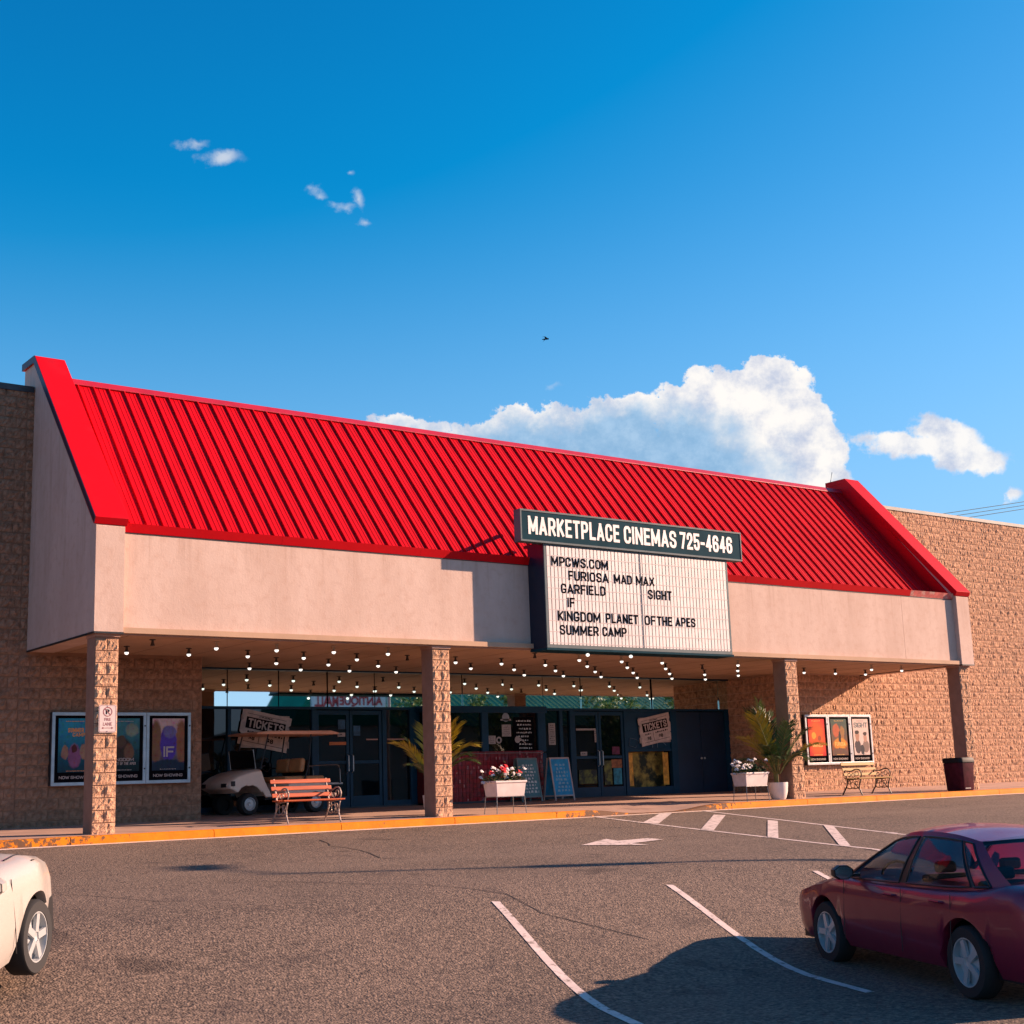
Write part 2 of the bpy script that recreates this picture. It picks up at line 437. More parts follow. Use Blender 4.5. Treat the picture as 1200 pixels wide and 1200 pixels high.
m_blackp = mat('black_plastic', (0.010, 0.010, 0.012), 0.6, spec=0.2)
m_redp = mat('red_print', (0.45, 0.01, 0.015), 0.5)
m_steel = mat('steel_rod', (0.25, 0.25, 0.25), 0.35, metal=0.9)
m_teal = mat('sign_teal', (0.010, 0.042, 0.058), 0.7, var=0.12, vs=3, spec=0.03)
m_signframe = mat('sign_frame_metal', (0.09, 0.12, 0.13), 0.6, var=0.1, spec=0.2)
m_signside = mat('sign_side', (0.006, 0.010, 0.030), 0.4)
m_bulb = mat('bulb_glass_lit', (0.9, 0.9, 0.85), 0.3, em=((1.0, 0.94, 0.86), 0.6))
m_socket = mat('bulb_socket', (0.05, 0.04, 0.035), 0.6)
m_socketw = mat('bulb_socket_pale', (0.42, 0.34, 0.26), 0.6)
m_yellow = None

def stucco():
    m = bpy.data.materials.new('stucco'); m.use_nodes = True; n = NT(m.node_tree); b = n.n['Principled BSDF']
    tc = n.new('ShaderNodeTexCoord').outputs['Object']
    st = n.vec('MULTIPLY', tc, (1.0, 1.0, 0.35))
    f, _ = n.noise(st, 1.3, 7, 0.62); g, _ = n.noise(tc, 6.0, 4, 0.6); h, _ = n.noise(n.vec('MULTIPLY', tc, (5, 5, 0.5)), 1.2, 5, 0.7)
    c = n.mix(n.ramp(f, 0.3, 0.7), (0.53, 0.38, 0.31), (0.61, 0.455, 0.38))
    c = n.mix(n.math('MULTIPLY', n.ramp(g, 0.45, 0.75), 0.5), c, (0.48, 0.32, 0.25))
    c = n.mix(n.math('MULTIPLY', n.ramp(h, 0.58, 0.78), 0.45), c, (0.44, 0.28, 0.22))
    z_ = n.sep(tc)[2]; dr, _ = n.noise(n.vec('MULTIPLY', tc, (9, 9, 0.35)), 1.0, 4, 0.65)
    c = n.mix(n.math('MULTIPLY', n.math('MULTIPLY', n.ramp(dr, 0.50, 0.72), n.ramp(z_, 4.1, 5.1)), 0.5), c, (0.40, 0.26, 0.20))
    n.l.new(c, b.inputs['Base Color']); b.inputs['Roughness'].default_value = 0.9; b.inputs['Specular IOR Level'].default_value = 0.15
    a, _ = n.noise(tc, 22, 6, 0.7); a2, _ = n.noise(tc, 2.2, 3, 0.5)
    bp = n.new('ShaderNodeBump'); bp.inputs['Strength'].default_value = 0.35; bp.inputs['Distance'].default_value = 0.012
    n.l.new(n.math('ADD', a, n.math('MULTIPLY', a2, 1.2)), bp.inputs['Height']); n.l.new(bp.outputs[0], b.inputs['Normal'])
    return m
m_stucco = stucco()

def asphalt():
    m = bpy.data.materials.new('asphalt'); m.use_nodes = True; n = NT(m.node_tree); b = n.n['Principled BSDF']
    tc = n.new('ShaderNodeTexCoord').outputs['Object']
    f, _ = n.noise(tc, 0.35, 6, 0.6); g, _ = n.noise(tc, 22, 3, 0.7); s2, _ = n.noise(tc, 2.2, 6, 0.7); v = n.voro(tc, 45)
    c = n.mix(n.ramp(f, 0.3, 0.7), (0.100, 0.073, 0.056), (0.150, 0.107, 0.082))
    c = n.mix(n.ramp(g, 0.42, 0.72), c, (0.27, 0.19, 0.14))
    c = n.mix(n.math('MULTIPLY', n.ramp(g, 0.50, 0.28), 0.8), c, (0.030, 0.022, 0.022))
    c = n.mix(n.math('MULTIPLY', n.ramp(s2, 0.52, 0.70), 0.45), c, (0.055, 0.040, 0.038))
    o1, _ = n.noise(tc, 0.9, 3, 0.5); c = n.mix(n.math('MULTIPLY', n.ramp(o1, 0.66, 0.72), 0.55), c, (0.040, 0.028, 0.024))
    ln, _ = n.noise(n.vec('MULTIPLY', tc, (0.10, 0.9, 1)), 0.8, 4, 0.6); c = n.mix(n.math('MULTIPLY', n.ramp(ln, 0.50, 0.68), 0.35), c, (0.20, 0.145, 0.11))
    n.l.new(c, b.inputs['Base Color']); b.inputs['Roughness'].default_value = 0.9; b.inputs['Specular IOR Level'].default_value = 0.25
    bp = n.new('ShaderNodeBump'); bp.inputs['Strength'].default_value = 0.9; bp.inputs['Distance'].default_value = 0.012
    n.l.new(n.math('ADD', g, n.math('MULTIPLY', v, -0.8)), bp.inputs['Height']); n.l.new(bp.outputs[0], b.inputs['Normal'])
    return m
m_asphalt = asphalt()

def kerb_paint():
    m = bpy.data.materials.new('worn_yellow_paint'); m.use_nodes = True; n = NT(m.node_tree); b = n.n['Principled BSDF']
    tc = n.new('ShaderNodeTexCoord').outputs['Object']
    X = n.sep(tc)[0]
    f, _ = n.noise(tc, 3.0, 5, 0.6); g, _ = n.noise(tc, 9.0, 8, 0.75)
    c = n.mix(n.ramp(f, 0.3, 0.7), (0.58, 0.165, 0.002), (0.68, 0.215, 0.003))
    # more flaking at the left end and at the ramp, a little everywhere
    wear = n.math('ADD', n.ramp(X, 9.6, 7.0, 0.0, 0.16), n.math('MULTIPLY', n.ramp(X, 17.6, 19.0), n.ramp(X, 23.5, 21.5, 0.0, 0.22)))
    k = n.math('ADD', g, wear)
    c = n.mix(n.ramp(k, 0.60, 0.66), c, (0.13, 0.065, 0.035))
    n.l.new(c, b.inputs['Base Color']); b.inputs['Roughness'].default_value = 0.75; b.inputs['Specular IOR Level'].default_value = 0.2
    bp = n.new('ShaderNodeBump'); bp.inputs['Strength'].default_value = 0.6; bp.inputs['Distance'].default_value = 0.01
    n.l.new(g, bp.inputs['Height']); n.l.new(bp.outputs[0], b.inputs['Normal'])
    return m
m_kerb = kerb_paint()
m_walk = mat('sidewalk_concrete', (0.40, 0.26, 0.20), 0.9, var=0.12, vs=1.5, bump=0.4, bs=60, bd=0.004, stain=((0.27, 0.175, 0.14), 0.9, 0.52, 0.72), spec=0.2)
m_gutter = mat('gutter_concrete', (0.66, 0.48, 0.38), 0.9, var=0.15, vs=6, bump=0.3, bs=60, bd=0.004)
m_line = mat('road_paint', (0.62, 0.50, 0.45), 0.8, var=0.10, vs=4, stain=((0.20, 0.15, 0.12), 9.0, 0.52, 0.66), bump=0.3, bs=60, bd=0.004)
m_crack = mat('crack_tar', (0.012, 0.010, 0.010), 0.7)

# mirror-film glazing and dark door glass
def glass_dark(name, tint, spec=0.6, rough=0.02):
    m = bpy.data.materials.new(name); m.use_nodes = True; n = NT(m.node_tree); b = n.n['Principled BSDF']
    tc = n.new('ShaderNodeTexCoord').outputs['Object']
    b.inputs['Base Color'].default_value = tuple(tint) + (1,); b.inputs['Roughness'].default_value = rough
    b.inputs['Specular IOR Level'].default_value = spec; b.inputs['IOR'].default_value = 1.6
    f, _ = n.noise(tc, 1.1, 2, 0.4)
    bp = n.new('ShaderNodeBump'); bp.inputs['Strength'].default_value = 0.02; bp.inputs['Distance'].default_value = 0.05
    n.l.new(f, bp.inputs['Height']); n.l.new(bp.outputs[0], b.inputs['Normal'])
    return m
m_glass = glass_dark('dark_door_glass', (0.001, 0.003, 0.006), 0.5)
m_mirror = bpy.data.materials.new('mirror_film_glass'); m_mirror.use_nodes = True
_n = NT(m_mirror.node_tree); _b = _n.n['Principled BSDF']
_b.inputs['Base Color'].default_value = (0.74, 0.90, 0.87, 1); _b.inputs['Metallic'].default_value = 1.0; _b.inputs['Roughness'].default_value = 0.015

# ------------------------------------------------------------------ ground
def sstep(a, b, x):
    t = max(0.0, min(1.0, (x-a)/(b-a))); return t*t*(3-2*t)
def gz(x, y):
    """asphalt: falls away from the kerb towards the camera"""
    z = -0.13
    d = -0.75 - y
    if d > 0:
        z -= 0.06*min(d, 7.5) + 0.8*sstep(7.5, 12.5, d) + 0.01*max(0, min(d-7.5, 16))
    return z + 0.0018*max(-20, min(60, x))
def ramp_fn(x): return sstep(18.5, 20.0, x)*(1-sstep(20.9, 22.3, x))
def wz(x, y):
    return 0.0018*x + 0.03*max(0, y) - 0.115*ramp_fn(x)*(1-sstep(-0.75, 1.1, y))
def grid(name, xs, ys, fz, m, dz=0.0):
    mb = MB(); nx = len(xs)
    vs = [(x, y, fz(x, y)+dz) for y in ys for x in xs]
    fs = [(j*nx+i, j*nx+i+1, (j+1)*nx+i+1, (j+1)*nx+i) for j in range(len(ys)-1) for i in range(nx-1)]
    mb.add(vs, fs); return mb.build(name, m, smooth=60)
ys = [-500, -200, -100, -60, -40, -30, -26] + [-25 + i*0.5 for i in range(48)] + [-0.98, -0.86, -0.75, -0.70]
road = grid('parking_lot', [-500, -200, -80, -30] + list(range(-10, 61, 5)) + [90, 200, 500], ys, gz, m_asphalt)
tagp(road, 'brown grey asphalt parking lot in front of the cinema', kind='structure')
base = MB(); base.box(-500, 500, -0.70, 700, -0.9, -0.35); base = base.build('ground', m_asphalt); tagp(base, 'ground behind and beside the building', kind='structure')
xs = [-14 + i*0.5 for i in range(161)]
walk = grid('sidewalk', xs, [-0.60, -0.3, 0, 0.3, 0.6, 0.9, 1.2, 2, 3.4, 5.0, 6.2], wz, m_walk)
tagp(walk, 'pinkish concrete sidewalk under the canopy', kind='structure')
# kerb: separate cast lengths with open joints
kerb = thing('kerb', 'yellow painted kerb along the sidewalk', None); kerb['kind'] = 'structure'
x = -14.0; kl = 2.44
while x < 66:
    n = 6; mb = MB(); a = x+0.006; b = x+kl-0.006
    prof = lambda t: [(-0.75, gz(t, -0.75)-0.1), (-0.75, wz(t, -0.75)-0.035), (-0.735, wz(t, -0.75)-0.010), (-0.70, wz(t, -0.75)+0.003), (-0.60, wz(t, -0.6)+0.004), (-0.60, gz(t, -0.75)-0.1)]
    vs = []; fs = []
    for i in range(n+1):
        t = a + (b-a)*i/n; vs += [(t, p[0], p[1]) for p in prof(t)]
    k = 6
    for i in range(n):
        for j in range(k):
            fs.append((i*k+j, i*k+(j+1) % k, (i+1)*k+(j+1) % k, (i+1)*k+j))
    fs += [tuple(range(k)), tuple(n*k+j for j in range(k))]
    mb.add(vs, fs); mb.build('kerb_length', m_kerb, kerb, smooth=50); x += kl
grid('gutter', xs, [-0.93, -0.752], lambda x, y: gz(x, y)+0.004, m_gutter)['kind'] = 'structure'

# painted markings: sheets lying on the sloping asphalt
def strip(name, pts, w, m, label, dz=0.006, parent=None):
    """pts: list of (x,y); constant width band following the ground"""
    P = []
    for (x0, y0), (x1, y1) in zip(pts[:-1], pts[1:]):
        L = math.hypot(x1-x0, y1-y0); n = max(1, int(L/0.4))
        P += [(x0+(x1-x0)*i/n, y0+(y1-y0)*i/n) for i in range(n)]
    P.append(pts[-1]); mb = MB(); vs = []
    for i, (x, y) in enumerate(P):
        a = P[max(i-1, 0)]; b = P[min(i+1, len(P)-1)]; d = Vector((b[0]-a[0], b[1]-a[1])).normalized()
        for s in (-1, 1):
            X = x - d.y*w/2*s; Y = y + d.x*w/2*s; vs.append((X, Y, gz(X, Y)+dz))
    mb.add(vs, [(2*i, 2*i+1, 2*i+3, 2*i+2) for i in range(len(P)-1)])
    o = mb.build(name, m, parent); tagp(o, label, kind='structure'); return o
strip('painted_line', [(21.63, -0.86), (20.95, -3.9), (20.20, -7.05), (19.4, -10.4)], 0.11, m_line, 'right long white line of the hatched zone')
strip('painted_line', [(18.63, -0.86), (18.15, -3.9), (17.58, -8.7), (17.2, -11.9)], 0.11, m_line, 'left long white line of the hatched zone')
def poly_mark(name, P, label, dz=0.010):
    mb = MB(); mb.add([(x, y, gz(x, y)+dz) for x, y in P], [tuple(range(len(P)))])
    o = mb.build(name, m_line); tagp(o, label, kind='structure'); return o
poly_mark('painted_bar', [(20.38, -0.88), (20.72, -0.88), (18.40, -2.98), (18.22, -2.70)], 'first white hatch bar at the kerb ramp')
poly_mark('painted_bar', [(20.96, -1.85), (21.05, -2.10), (18.14, -4.70), (18.06, -4.45)], 'second white hatch bar')
poly_mark('painted_bar', [(20.74, -3.55), (20.70, -3.85), (17.80, -6.55), (17.83, -6.28)], 'third white hatch bar')
poly_mark('painted_bar', [(20.66, -5.02), (20.62, -5.30), (17.55, -8.30), (17.60, -8.02)], 'fourth white hatch bar')
poly_mark('painted_bar', [(20.35, -6.7), (20.30, -7.0), (17.35, -10.2), (17.38, -9.9)], 'fifth white hatch bar hidden by the maroon car')
poly_mark('painted_arrow', [(14.39, -5.56), (15.46, -4.91), (15.37, -5.30), (16.10, -5.22), (16.14, -5.56), (15.25, -5.78), (15.28, -6.15)], 'white arrow pointing left on the asphalt')
strip('painted_line', [(15.15, -9.66), (13.4, -14.2)], 0.10, m_line, 'white parking stall line ending near the car mirror')
strip('painted_line', [(12.45, -9.66), (10.7, -14.2)], 0.10, m_line, 'white parking stall line at the bottom centre')
strip('painted_line', [(9.75, -9.66), (8.0, -14.2)], 0.10, m_line, 'white parking stall line left of centre')
strip('asphalt_crack', [(11.60, -2.20), (11.48, -2.55), (11.38, -2.88), (11.20, -3.25), (11.25, -3.7), (11.20, -4.2), (11.10, -4.6), (10.84, -5.35), (11.05, -5.7)], 0.022, m_crack, 'thin dark crack in the asphalt', dz=0.005)
strip('asphalt_crack', [(16.2, -2.0), (16.9, -2.6), (17.2, -3.3)], 0.016, m_crack, 'short crack near the arrow', dz=0.005)
strip('asphalt_crack', [(8.2, -6.9), (8.9, -7.8), (9.4, -8.2), (10.1, -9.4), (10.0, -10.2), (10.6, -11.3)], 0.016, m_crack, 'long thin crack toward the bottom of the lot', dz=0.005)
strip('asphalt_crack', [(5.0, -6.5), (5.9, -6.9), (6.4, -8.0), (7.1, -8.4)], 0.014, m_crack, 'thin crack at the left of the lot', dz=0.005)
# ------------------------------------------------------------------ the cinema building
ZS = 3.34                       # soffit height
YW = 3.35                       # wall plane
ZW = 8.40                       # wall top
YG = 5.60                       # storefront plane
bld = thing('cinema_building', 'long tan block cinema building with red ribbed metal roof over its canopy', 'building')
mb = MB()
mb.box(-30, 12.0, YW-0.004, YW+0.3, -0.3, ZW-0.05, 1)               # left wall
mb.box(29.05, 75, YW-0.004, YW+0.3, -0.3, ZW-0.05)               # right wall
mb.box(8.6, 32.6, YW+0.05, YW+0.3, ZS+0.15, ZW-0.05)             # wall above the recess
mb.box(-30, 75, YG+0.35, 45, -0.3, ZW-0.12)                      # body
mb.box(-30, 11.99, YW+0.3, YG+0.35, -0.3, ZW-0.10)
mb.box(29.06, 75, YW+0.3, YG+0.35, -0.3, ZW-0.10)
mb.box(11.99, 29.06, YW+0.3, YG+0.35, ZS+0.15, ZW-0.11)
wallp = mb.build('block_wall', [m_mortar, m_mortar_shade], bld)
mb = MB(); mb.box(12.0, 12.012, YW+0.0, YG+0.02, 0, ZS); mb.box(8.0, 8.01, 0, 0.01, -0.5, -0.4)
mb.build('recess_side', m_smooth, bld)
mb = MB()
mb.box(-30, 8.47, YW-0.05, YW+0.40, ZW-0.06, ZW+0.06); mb.build('coping', m_capm, bld)
mb = MB(); mb.box(32.72, 75, YW-0.05, YW+0.40, ZW-0.06, ZW+0.04); mb.build('coping', m_capm, bld)

# split-face blocks: ten shapes of whole block and four of half block, shared
BH, BL, BJ = 0.2032, 0.4064, 0.015
def block_mesh(L, seed, H=BH, rough=0.026):
    rg = random.Random(seed); nx = max(4, int(round(9*L/0.4))); nz = 4
    w, h = L-BJ, H-BJ; mb = MB(); vs = []
    a, b = rg.uniform(-0.010, 0.010), rg.uniform(-0.008, 0.008)
    for j in range(nz+1):
        for i in range(nx+1):
            u, v = i/nx, j/nz
            edge = i in (0, nx) or j in (0, nz)
            y = -0.012 - (0.004 if edge else rg.uniform(0.0, rough)) + (0 if edge else a*(u-0.5)*2 + b*(v-0.5)*2)
            du = 0 if i in (0, nx) else rg.uniform(-0.35, 0.35)*w/nx; dv = 0 if j in (0, nz) else rg.uniform(-0.3, 0.3)*h/nz
            vs.append((BJ/2 + u*w + du, y, BJ/2 + v*h + dv))
    fs = [(j*(nx+1)+i, j*(nx+1)+i+1, (j+1)*(nx+1)+i+1, (j+1)*(nx+1)+i) for j in range(nz) for i in range(nx)]
    ring = [i for i in range(nx+1)] + [(j*(nx+1)+nx) for j in range(1, nz+1)] + [nz*(nx+1)+i for i in range(nx-1, -1, -1)] + [j*(nx+1) for j in range(nz-1, 0, -1)]
    k = len(vs); vs += [(vs[q][0], 0.013, vs[q][2]) for q in ring]
    n = len(ring); fs += [(ring[i], ring[(i+1) % n], k+(i+1) % n, k+i) for i in range(n)]
    mb.add(vs, fs); return mb
FULL = [block_mesh(BL, 10+i) for i in range(14)]; HALF = [block_mesh(BL/2, 50+i) for i in range(5)]
FULLM = [m.mesh('split_face_block', m_block) for m in FULL]; HALFM = [m.mesh('half_block', m_block) for m in HALF]
FULLW = [m.mesh('shaded_block', m_block_shade) for m in FULL]; HALFW = [m.mesh('shaded_half_block', m_block_shade) for m in HALF]
def lay(x0, x1, z0, z1, phase=0):
    """courses of running bond between x0 and x1: yields (x, z, kind)"""
    c = 0; z = z0
    while z < z1-0.05:
        x = x0 + (0 if (c+phase) % 2 == 0 else BL/2)
        if (c+phase) % 2: yield (x0, z, 1)
        while x < x1-0.03:
            if x1-x >= BL-0.02: yield (x, z, 0); x += BL
            else: yield (x, z, 1); x += BL/2
        z += BH; c += 1
def as_stuff(mb, bl, y, rng, only=lambda x, z: True):
    for x, z, h in bl:
        if not only(x, z): continue
        src = rng.choice(HALF if h else FULL); b = len(mb.v)
        mb.v += [(v[0]+x, v[1]+y, v[2]+z) for v in src.v]; mb.f += [tuple(b+i for i in f) for f in src.f]; mb.m += src.m
rg = random.Random(3); NB = 0
def indiv(bl, y, parent, limit, FM=FULLM, HM=HALFM):
    global NB; rest = []
    for x, z, h in bl:
        if NB < limit:
            inst('half_block' if h else 'split_face_block', rg.choice(HM if h else FM), parent, (x, y, z)); NB += 1
        else: rest.append((x, z, h))
    return rest
# columns
cols = []
for i, X in enumerate((8.56, 15.335, 25.40, 32.16)):
    mb = MB(); mb.box(X, X+0.41, -0.005, 0.366, -0.2, ZS-0.002)
    c = mb.build('column', [m_smooth], bld)
    tagp(c, ['far left canopy column with the no parking sign', 'second canopy column from the left', 'third canopy column with the palm beside it', 'far right canopy column by the trash can'][i])
    mb = MB(); mb.box(X-0.015, X+0.425, -0.045, 0.38, ZS-0.062, ZS-0.003); mb.build('cap_block', m_stucco if i == 9 else mat('cap_mortar', (0.42, 0.25, 0.19), 0.9, var=0.1), c)
    bl = []; z = wz(X, 0)-0.02; k = 0
    while z < ZS-0.10:
        if k % 2: bl += [(X+0.002, z, 1), (X+0.205, z, 1)]
        else: bl.append((X+0.002, z, 0))
        z += BH; k += 1
    bl = [b for b in bl if b[1] < ZS-0.2]
    indiv(bl, -0.005, c, 999); cols.append(c)
# wall blocks
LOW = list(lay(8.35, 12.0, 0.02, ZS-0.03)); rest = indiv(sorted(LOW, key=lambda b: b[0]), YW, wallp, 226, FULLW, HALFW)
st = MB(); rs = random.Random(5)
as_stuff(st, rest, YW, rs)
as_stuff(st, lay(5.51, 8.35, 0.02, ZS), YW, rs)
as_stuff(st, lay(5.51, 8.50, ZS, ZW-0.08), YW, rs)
s = st.build('shaded_split_face_blocks', m_block_shade, bld); tagp(s, kind='stuff'); st = MB()
rlow = sorted(lay(29.07, 32.72, 0.07, ZS-0.03), key=lambda b: b[0])
rest = indiv(rlow, YW, wallp, 292)
as_stuff(st, rest, YW, rs)
as_stuff(st, lay(32.73, 41.5, 0.07, ZS-0.03), YW, rs)
as_stuff(st, lay(32.70, 41.5, ZS-0.03, ZW-0.08), YW, rs)
s = st.build('split_face_blocks', m_block, bld); tagp(s, kind='stuff')
# brick return wall at the right end of the recess (faces -X)
rt = MB(); as_stuff(rt, lay(0, YG-YW-0.02, 0.07, ZS-0.03), 0, rs)
rt.v = [(29.05+v[1], YG-0.02-v[0], v[2]) for v in rt.v]
s = rt.build('return_wall_blocks', m_block, bld); tagp(s, kind='stuff')

# soffit
mb = MB(); mb.box(8.50, 32.69, 0.10, YG+0.34, ZS, ZS+0.12); mb.box(8.50, 32.69, -0.10, 0.10, ZS+0.004, ZS+0.10)
soff = mb.build('soffit', m_soffit, bld)
mb = MB()
for k in range(1, 10): mb.box(8.52, 32.68, 0.65*k-0.1-0.006, 0.65*k-0.1+0.006, ZS-0.003, ZS+0.001) if False else None
for k in range(20):
    xx = 8.5 + 1.22*k + 0.75
    mb.box(xx-0.005, xx+0.005, 0.16, YW if (xx < 12 or xx > 29) else YG, ZS-0.002, ZS+0.001)
mb.build('soffit_joints', mat('soffit_joint', (0.16, 0.10, 0.07), 0.9), bld)
# fascia: stucco boards with an open joint
mb = MB(); mb.box(9.00, 30.0, 0, 0.12, ZS-0.004, 5.12); mb.build('fascia_panel', m_stucco, bld)
mb = MB(); mb.box(30.008, 32.18, 0, 0.12, ZS-0.004, 5.12); mb.build('fascia_panel', m_stucco, bld)
mb = MB(); mb.box(9.005, 32.16, -0.006, 0.12, ZS-0.016, ZS-0.005); mb.build('drip_edge', m_silver if False else mat('drip_metal', (0.35, 0.24, 0.2), 0.5), bld)
# gable end walls
YP, YQ, ZP = 3.28, 3.97, 9.0
for i, (a, b) in enumerate(((8.49, 9.00), (32.17, 32.70))):
    mb = MB(); prof = [(-0.13, ZS-0.008), (-0.13, 5.16), (YP, 8.98), (YQ, 8.98), (YQ, ZS+0.05), (YW+0.2, ZS-0.008)]
    mb.prism(prof, 'x', a, b)
    g = mb.build('gable_wall', m_stucco, bld); tagp(g, ['shaded left gable end wall', 'right gable end wall'][i])
    mb = MB(); mb.box(a-0.005, b+0.005, -0.14, -0.125, ZS-0.02, ZS+0.012); mb.box(a-0.008, a+0.02, -0.12, YW-0.02, ZS-0.02, ZS+0.012)
    mb.build('bottom_trim', m_dark, bld)
    # red metal coping: top sheet and two hanging flanges
    t = 0.11; sl = (8.98-5.16)/(YP+0.13)
    up = [(-0.135, 5.19), (-0.20, 5.30), (YP+0.01, 9.085), (YQ+0.05, 9.085), (YQ+0.05, 8.95), (YP+0.06, 8.95), (-0.10, 5.19)]
    mb = MB(); mb.prism(up, 'x', a-0.04, b+0.04)
    mb.build('red_coping', m_red, bld, bevel=0.006)
    if i == 0:
        ef = [(-0.15, 5.19), (-0.20, 5.30), (YP+0.01, 9.088), (YQ+0.05, 9.088), (YQ+0.05, 8.95), (YP+0.05, 8.95)]
        mb = MB(); mb.prism(ef, 'x', a-0.052, a-0.042); mb.build('edge_shade_strip', mat('flange_shade_colour', (0.025, 0.008, 0.030), 0.5), bld)  # added dark strip: the shade on the red coping's outer flange, as colour
# red cladding on the inner face of the right gable wall
mb = MB(); mb.prism([(-0.02, 5.16), (YP, 8.96), (YQ-0.05, 8.96), (YQ-0.05, 8.3), (0.42, 5.12)], 'x', 32.14, 32.168); mb.build('inner_cladding', m_red, bld)
mb = MB(); mb.prism([(-0.02, 5.16), (YP, 8.96), (YQ-0.05, 8.96), (YQ-0.05, 8.3), (0.42, 5.12)], 'x', 9.002, 9.03); mb.build('inner_cladding', m_red, bld)
# roof: standing seam panels on a sloping deck
Y0, Z0, Y1, Z1 = 0.42, 5.19, 3.50, 8.72
mb = MB(); mb.prism([(Y0, Z0-0.03), (Y1, Z1-0.03), (Y1+0.1, Z1-0.03), (Y1+0.1, 7.9), (YW-0.05, 7.9), (YW-0.05, 7.9)][:5] + [(0.42, 5.0)], 'x', 9.03, 32.14)
roof = mb.build('roof', m_red, bld)
L = math.hypot(Y1-Y0, Z1-Z0); ang = math.atan2(Z1-Z0, Y1-Y0)
NP = 73; PW = (32.14-9.03)/NP
def panel(seed):
    # local: x across, y up the slope, z out of the surface
    rg2 = random.Random(seed); mb = MB(); w = PW; h = 0.038; rw = 0.022
    prof = [(0, 0), (0, h), (rw, h), (rw, 0.002), (w*0.35, 0.002), (w*0.37, 0.008), (w*0.41, 0.008), (w*0.43, 0.002), (w*0.64, 0.002), (w*0.66, 0.008), (w*0.70, 0.008), (w*0.72, 0.002), (w, 0.002)]
    n = 8; vs = []; k = len(prof); ph = rg2.uniform(0, 6)
    for i in range(n+1):
        y = L*i/n
        for j, (px_, pz) in enumerate(prof):
            wv = 0.004*math.sin(y*2.1+ph)*math.sin(math.pi*min(1, max(0, (px_-rw)/(w-rw)))) if j > 3 else 0
            vs.append((px_, y, pz+wv))
    fs = [(i*k+j, i*k+j+1, (i+1)*k+j+1, (i+1)*k+j) for i in range(n) for j in range(k-1)]
    fs.append((0, 1, 2, 3)); mb.add(vs, fs); return mb.mesh('roof_panel', m_red)
PM = [panel(i) for i in range(5)]
for i in range(NP):
    inst('roof_panel', PM[i % 5], roof, (9.03+i*PW, Y0, Z0), (ang, 0, 0))
mb = MB(); mb.prism([(Y1-0.10, Z1-0.06), (Y1-0.10, Z1-0.045), (Y1-0.005, Z1+0.075), (Y1+0.12, Z1+0.075), (Y1+0.12, Z1-0.1)], 'x', 9.03, 32.14)
rc = mb.build('ridge_cap', mat('red_ridge', (0.42, 0.012, 0.03), 0.4, var=0.1), bld)
# eave flashing in lengths with lap joints
x = 9.00; rf = random.Random(9)
m_rust = mat('faded_red_metal', (0.55, 0.10, 0.085), 0.6, var=0.25, vs=7, stain=((0.55, 0.32, 0.26), 5.0, 0.50, 0.66))
while x < 32.1:
    e = min(x+3.05, 32.165); mb = MB(); d = rf.uniform(0, 0.004)
    mb.prism([(-0.015-d, 5.10), (-0.022-d, 5.105), (-0.085-d, 5.25), (0.50, 5.265), (0.50, 5.22), (-0.02, 5.215), (-0.02, 5.10)], 'x', x, e-0.004)
    o = mb.build('eave_flashing', m_rust if x > 29.5 else m_red, bld)
    if x > 29.5: tagp(o, 'faded chipped red eave flashing')
    x = e
mb = MB(); mb.box(9.01, 32.15, -0.012, -0.001, 5.085, 5.10); mb.build('eave_shadow_gap', m_dark, bld)
mb = MB(); mb.tube([(32.22, 3.92, 8.9), (32.25, 3.92, 9.10), (32.36, 3.92, 9.42)], 0.012, 6); mb.build('antenna_rod', m_steel, bld)

# ------------------------------------------------------------------ storefront
FL = 0.20
store = MB()
def vpost(x0, x1, z0=FL, z1=2.44, y=YG, mi=0): store.box(x0, x1, y-0.06, y+0.06, z0, z1, mi)
for a, b in ((12.01, 12.10), (13.62, 13.70), (15.70, 15.80), (17.57, 17.68), (18.34, 18.62), (22.25, 22.33), (22.90, 23.00), (23.24, 23.35), (25.09, 25.20), (26.78, 27.0), (28.86, 29.04)):
    vpost(a, b)
store.box(12.01, 29.04, YG-0.065, YG+0.065, 2.44, 2.50)          # head rail
store.box(12.01, 29.04, YG-0.12, YG+0.08, ZS-0.035, ZS-0.002)    # top rail against the soffit
for a, b in ((12.10, 13.62), (13.70, 15.70), (17.68, 18.34), (22.33, 22.90)):
    store.box(a, b, YG-0.05, YG+0.05, FL, 0.34)
store.box(25.20, 26.78, YG-0.05, YG+0.05, FL, 0.43); store.box(25.20, 26.78, YG-0.045, YG+0.05, 1.36, 1.42)
sf = store.build('storefront_frame', m_navy, bld, bevel=0.004)
def pane(name, x0, x1, z0, z1, y=YG, m=None, parent=None, t=0.012):
    mb = MB(); mb.box(x0, x1, y, y+t, z0, z1); return mb.build(name, m or m_glass, parent or bld)
for a, b, z0 in ((12.10, 13.62, 0.34), (13.70, 15.70, 0.34), (17.68, 18.34, 0.34), (22.33, 22.90, 0.34), (23.00, 23.24, 0.2)):
    pane('glass_pane', a, b, z0, 2.44)
pane('blue_panel', 25.20, 26.78, 1.42, 2.44, m=m_navy)
pane('display_back', 25.20, 26.78, 0.43, 1.36, y=YG+0.28, m=mat('display_inside', (0.34, 0.24, 0.05), 0.7, var=0.6, vs=6, stain=((0.02, 0.03, 0.015), 2.2, 0.45, 0.60)))  # yellow-green patches put the reflected light into the back's colour
